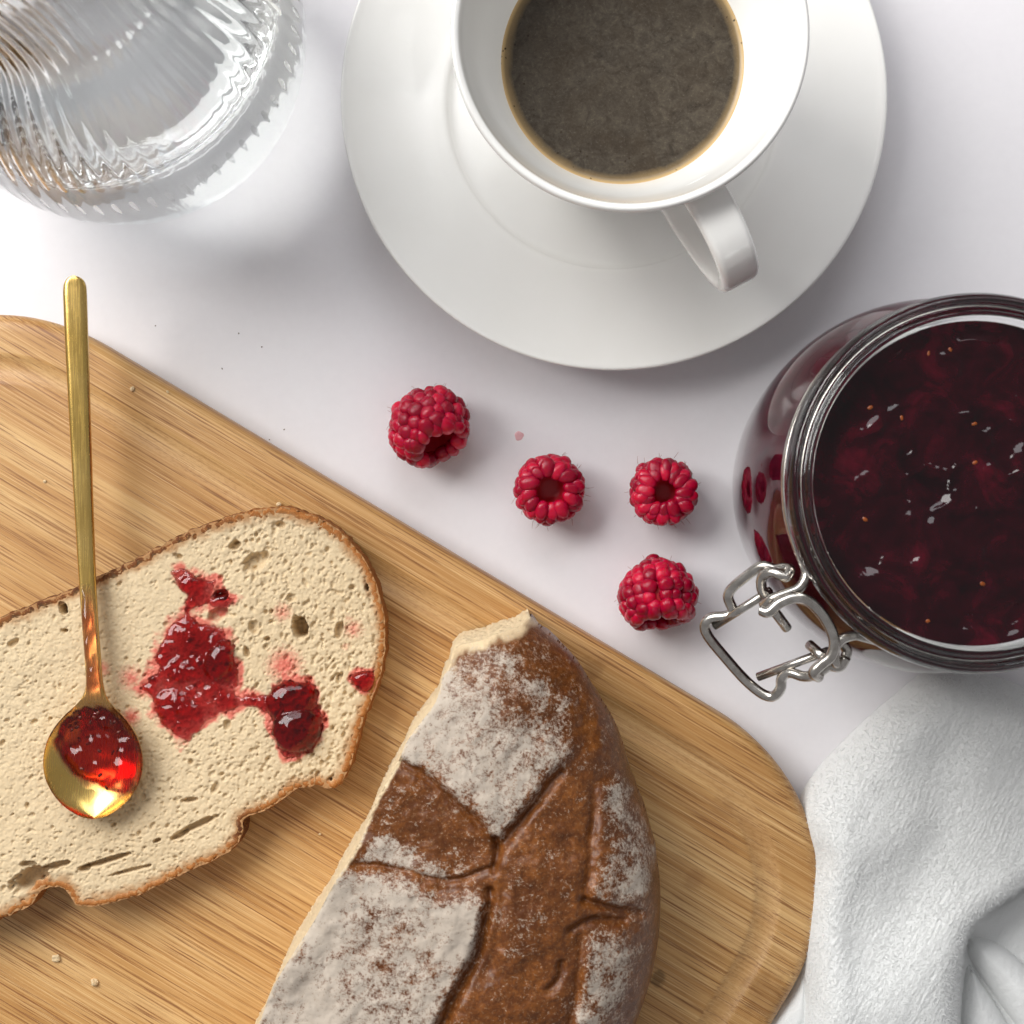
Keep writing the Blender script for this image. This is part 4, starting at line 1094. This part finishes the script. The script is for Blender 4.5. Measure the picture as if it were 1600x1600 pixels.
# ------------------------------------------------------------------ white cloth
def build_cloth():
    cm = M_cloth()
    o0 = (*P(1450, 1350, 0), 0)
    root = empty('cloth_napkin', o0)
    tag(root, 'crumpled white crepe cotton cloth between jar and board', 'cloth')
    def layer(name, px, z0, ztop, rollw, und, seed, extra=None):
        poly = resample(catmull(PL(px, ztop), 6, closed=True), 0.6)
        X, Y, D, Q, T = clip_grid(poly, 0.30 if name == 'draped_fold' else 0.45, (np.array([-300., -178.]), np.array([172., 300.])))
        q = np.clip(D / rollw, 0, 1)
        Z = z0 + (ztop - z0) * (1 - (1 - q) ** 2.2) ** 0.5
        k = sstep(0, rollw, D)
        Z += k * ((fbm(X * 0.035 + seed, Y * 0.035, oct=2, seed=seed) - 0.5) * und)
        if extra is not None: Z += extra(X, Y, D)
        # crinkles of the crepe weave, running across the cloth
        a = math.radians(62); uu = X * math.cos(a) + Y * math.sin(a); vv = -X * math.sin(a) + Y * math.cos(a)
        Z += sstep(0, 2.5, D) * ((fbm(uu * 0.22, vv * 0.9, oct=3, seed=seed + 3) - 0.5) * 0.28 + (fbm(uu * 0.8, vv * 2.0, oct=1, seed=seed + 4) - 0.5) * 0.16 + np.sin(vv * 2 * np.pi / 1.2 + 9 * fbm(uu * 0.16, vv * 0.16, oct=2, seed=seed + 6) + 2.5 * fbm(uu * 0.7, vv * 0.5, oct=2, seed=seed + 8)) * 0.075 * sstep(0.3, 0.6, fbm(uu * 0.12, vv * 0.12, oct=2, seed=seed + 7)))
        if name == 'draped_fold': fuzz_src.append((X, Y, Z))
        fold = mesh(name, np.column_stack([X, Y, Z]), (Q, T), cm, root, o0)
        # hem that rolls under to the table
        tt = np.roll(poly, -1, 0) - np.roll(poly, 1, 0); nn = np.stack([tt[:, 1], -tt[:, 0]], 1); nn /= np.linalg.norm(nn, axis=1)[:, None]
        if inside(*( (poly + nn * 0.5)[:1].T ), poly)[0]: nn = -nn
        zf = lambda q_: z0 + (ztop - z0) * (1 - (1 - q_ / rollw) ** 2.2) ** 0.5 - 0.45
        rings = [np.column_stack([poly - nn * i_, np.full(len(poly), z_)]) for i_, z_ in ((1.6, zf(1.6)), (0.9, zf(0.9)), (0.45, zf(0.45)), (0.2, zf(0.2)), (0, z0), (0.2, z0 - z0 * 0.4), (1.4, 0.3), (4, 0.25))]
        V = np.vstack(rings); n = len(poly); m = len(rings)
        i, j = np.meshgrid(np.arange(m - 1), np.arange(n), indexing='ij'); a_ = i * n + j; b_ = i * n + (j + 1) % n
        mesh('hem', V, np.stack([a_, b_, b_ + n, a_ + n], -1).reshape(-1, 4), cm, fold, o0)
    fuzz_src = []
    def folds(X, Y, D):
        z = 0
        for a, b_, wd, h in [((1600, 1130), (1330, 1330), 9, 2.2), ((1480, 1180), (1420, 1420), 7, -2.0), ((1640, 1300), (1380, 1560), 10, 2.6), ((1290, 1330), (1300, 1560), 5, 1.4)]:
            d, _, _ = seg_dist(X, Y, np.array([P(*a, 18), P(*b_, 18)]), False)
            z = z + h * np.exp(-(d / wd) ** 2)
        return z * sstep(0, 6, D)
    layer('draped_fold', [(1480, 1056), (1420, 1098), (1350, 1160), (1290, 1225), (1264, 1275), (1266, 1315), (1275, 1350), (1268, 1410), (1262, 1480), (1264, 1560), (1270, 1680), (1400, 1780), (1500, 1720), (1518, 1600), (1522, 1540), (1530, 1480), (1548, 1452), (1590, 1422), (1640, 1390), (1760, 1330), (1780, 1180), (1640, 1090), (1560, 1062)], 5.0, 21, 11, 6, 201, folds)
    layer('rolled_fold', [(1532, 1478), (1580, 1490), (1640, 1540), (1720, 1600), (1760, 1680), (1700, 1720), (1620, 1640), (1560, 1560), (1528, 1510)], 2.5, 12, 8, 3, 202)
    layer('rolled_fold', [(1518, 1520), (1545, 1545), (1580, 1600), (1640, 1720), (1560, 1760), (1510, 1660)], 2.0, 9, 6, 2, 203)
    layer('tail_fold', [(1262, 1500), (1235, 1555), (1205, 1592), (1150, 1660), (1180, 1760), (1300, 1720), (1275, 1560)], 2.5, 13, 7, 3, 204)
    # short loose fibres standing off the weave
    X, Y, Z = fuzz_src[0]; rg = np.random.default_rng(5); n = 95000
    k = rg.integers(0, len(X), n); b0 = np.column_stack([X[k], Y[k], Z[k] - 0.1]) + rg.normal(0, 0.2, (n, 3)) * [1, 1, 0]
    th = rg.uniform(0, 2 * np.pi, n); L = rg.uniform(0.5, 1.3, n); el = rg.uniform(0.15, 0.7, n)
    d1 = np.column_stack([np.cos(th), np.sin(th), el]) * L[:, None] * 0.5
    th2 = th + rg.normal(0, 0.7, n); d2 = np.column_stack([np.cos(th2), np.sin(th2), el * 0.1]) * L[:, None] * 0.5
    sd = np.column_stack([-np.sin(th), np.cos(th), np.zeros(n)]) * 0.045
    V = np.stack([b0 - sd, b0 + sd, b0 + d1 - sd, b0 + d1 + sd, b0 + d1 + d2], 1).reshape(-1, 3)
    o_ = np.arange(n)[:, None] * 5
    fz = mesh('fuzz', V, (o_ + np.array([0, 1, 3, 2]), o_ + np.array([2, 3, 4])), cm, root, o0); fz['kind'] = 'stuff'
    layer('flat_layer', [(1500, 1470), (1560, 1420), (1760, 1340), (1800, 1700), (1500, 1780)], 0.8, 3.5, 4, 1, 205)
build_cloth()

# ------------------------------------------------------------------ small things: crumbs, juice, specks
def nugget(name, px, py, z, r, mat, label, cat, group, seed, flat=0.7):
    bm = bmesh.new(); bmesh.ops.create_icosphere(bm, subdivisions=2, radius=1)
    rg = np.random.default_rng(seed); st = rg.uniform(0.6, 1.3, 3)
    for v in bm.verts:
        c = v.co; k = 0.55 + 0.9 * fbm(np.array([c.x * 1.6 + seed]), np.array([c.y * 1.6]), np.array([c.z * 1.6]), oct=2, seed=seed)[0]
        v.co = Vector((c.x * k * st[0], c.y * k * st[1], c.z * k * flat)) * r * MM
    me = bpy.data.meshes.new(name); bm.to_mesh(me); bm.free(); me.materials.append(mat)
    o = bpy.data.objects.new(name, me); COL.objects.link(o)
    q = P(px, py, z); o.location = Vector((q[0], q[1], z + r * flat * 0.55)) * MM; o.rotation_euler = (0, 0, rg.uniform(0, 6))
    tag(o, label, cat, group)
cb = M_plain('crumb_speck', (0.74, 0.56, 0.33, 1), 0.85)
dk = M_plain('dark_speck_material', srgb(140, 126, 118), 0.8)
for k, (px, py, z, r, lab) in enumerate([(207, 608, ZB, 0.65, 'pale bread crumb on the board right of the spoon handle'), (148, 1534, ZB, 1.2, 'larger pale bread crumb on the board below the slice'), (88, 1497, ZB, 1.0, 'pale bread crumb on the board lowest left, below the slice'), (436, 788, ZB, 0.8, 'white bread crumb at the top of the slice crust'), (262, 612, ZB, 0.35, 'tiny pale crumb on the board close to its straight edge'), (70, 752, ZB, 0.4, 'tiny pale crumb on the board left of the spoon handle'), (500, 1303, ZB, 0.5, 'small pale crumb on the board beside the loaf cut face')]):
    nugget('bread_crumb', px, py, z, r, cb, lab, 'crumb', 'loose bread crumbs', 300 + k)
for k, (px, py, lab) in enumerate([(243, 509, 'tiny dark speck on the white table nearest the spoon handle'), (373, 521, 'left one of the two tiny dark specks closest to the saucer'), (409, 542, 'right one of the two tiny dark specks closest to the saucer'), (444, 671, 'tiny dark speck on the table between board edge and side-lying raspberry'), (421, 687, 'tiny dark speck touching the straight edge of the board'), (347, 576, 'lone tiny dark speck midway between board edge and saucer')]):
    nugget('dark_speck', px, py, 0, 0.22, dk, lab, 'speck', 'dark specks on the table', 400 + k)
def build_juice(px, py, a, b_, rot, label):
    V, F = lathe([(0.01, 0.12), (0.5, 0.115), (0.85, 0.08), (1.0, 0.004)], 40)
    th = np.arctan2(V[:, 1], V[:, 0]); k = 1 + 0.08 * np.sin(3 * th + 1) + 0.05 * np.sin(5 * th)
    x = V[:, 0] * a * k; y = V[:, 1] * b_ * k; c, s = math.cos(rot), math.sin(rot)
    q = P(px, py, 0)
    V = np.column_stack([q[0] + x * c - y * s, q[1] + x * s + y * c, V[:, 2] + 0.003])
    m = bpy.data.materials.get('pink_juice')
    if m is None:
        m, nt, b = new_mat('pink_juice')
        nt.links.new(mix(nt, noise(nt, coords(nt), 0.8, 3), (0.70, 0.36, 0.38, 1), (0.74, 0.48, 0.50, 1)), b.inputs['Base Color']); b.inputs['Roughness'].default_value = 0.12
    o = mesh('juice_drop', V, F, m, origin=(q[0], q[1], 0)); tag(o, label, 'juice drop')
build_juice(811, 681, 1.25, 1.3, 0, 'small round pink juice drop on the table between two raspberries')
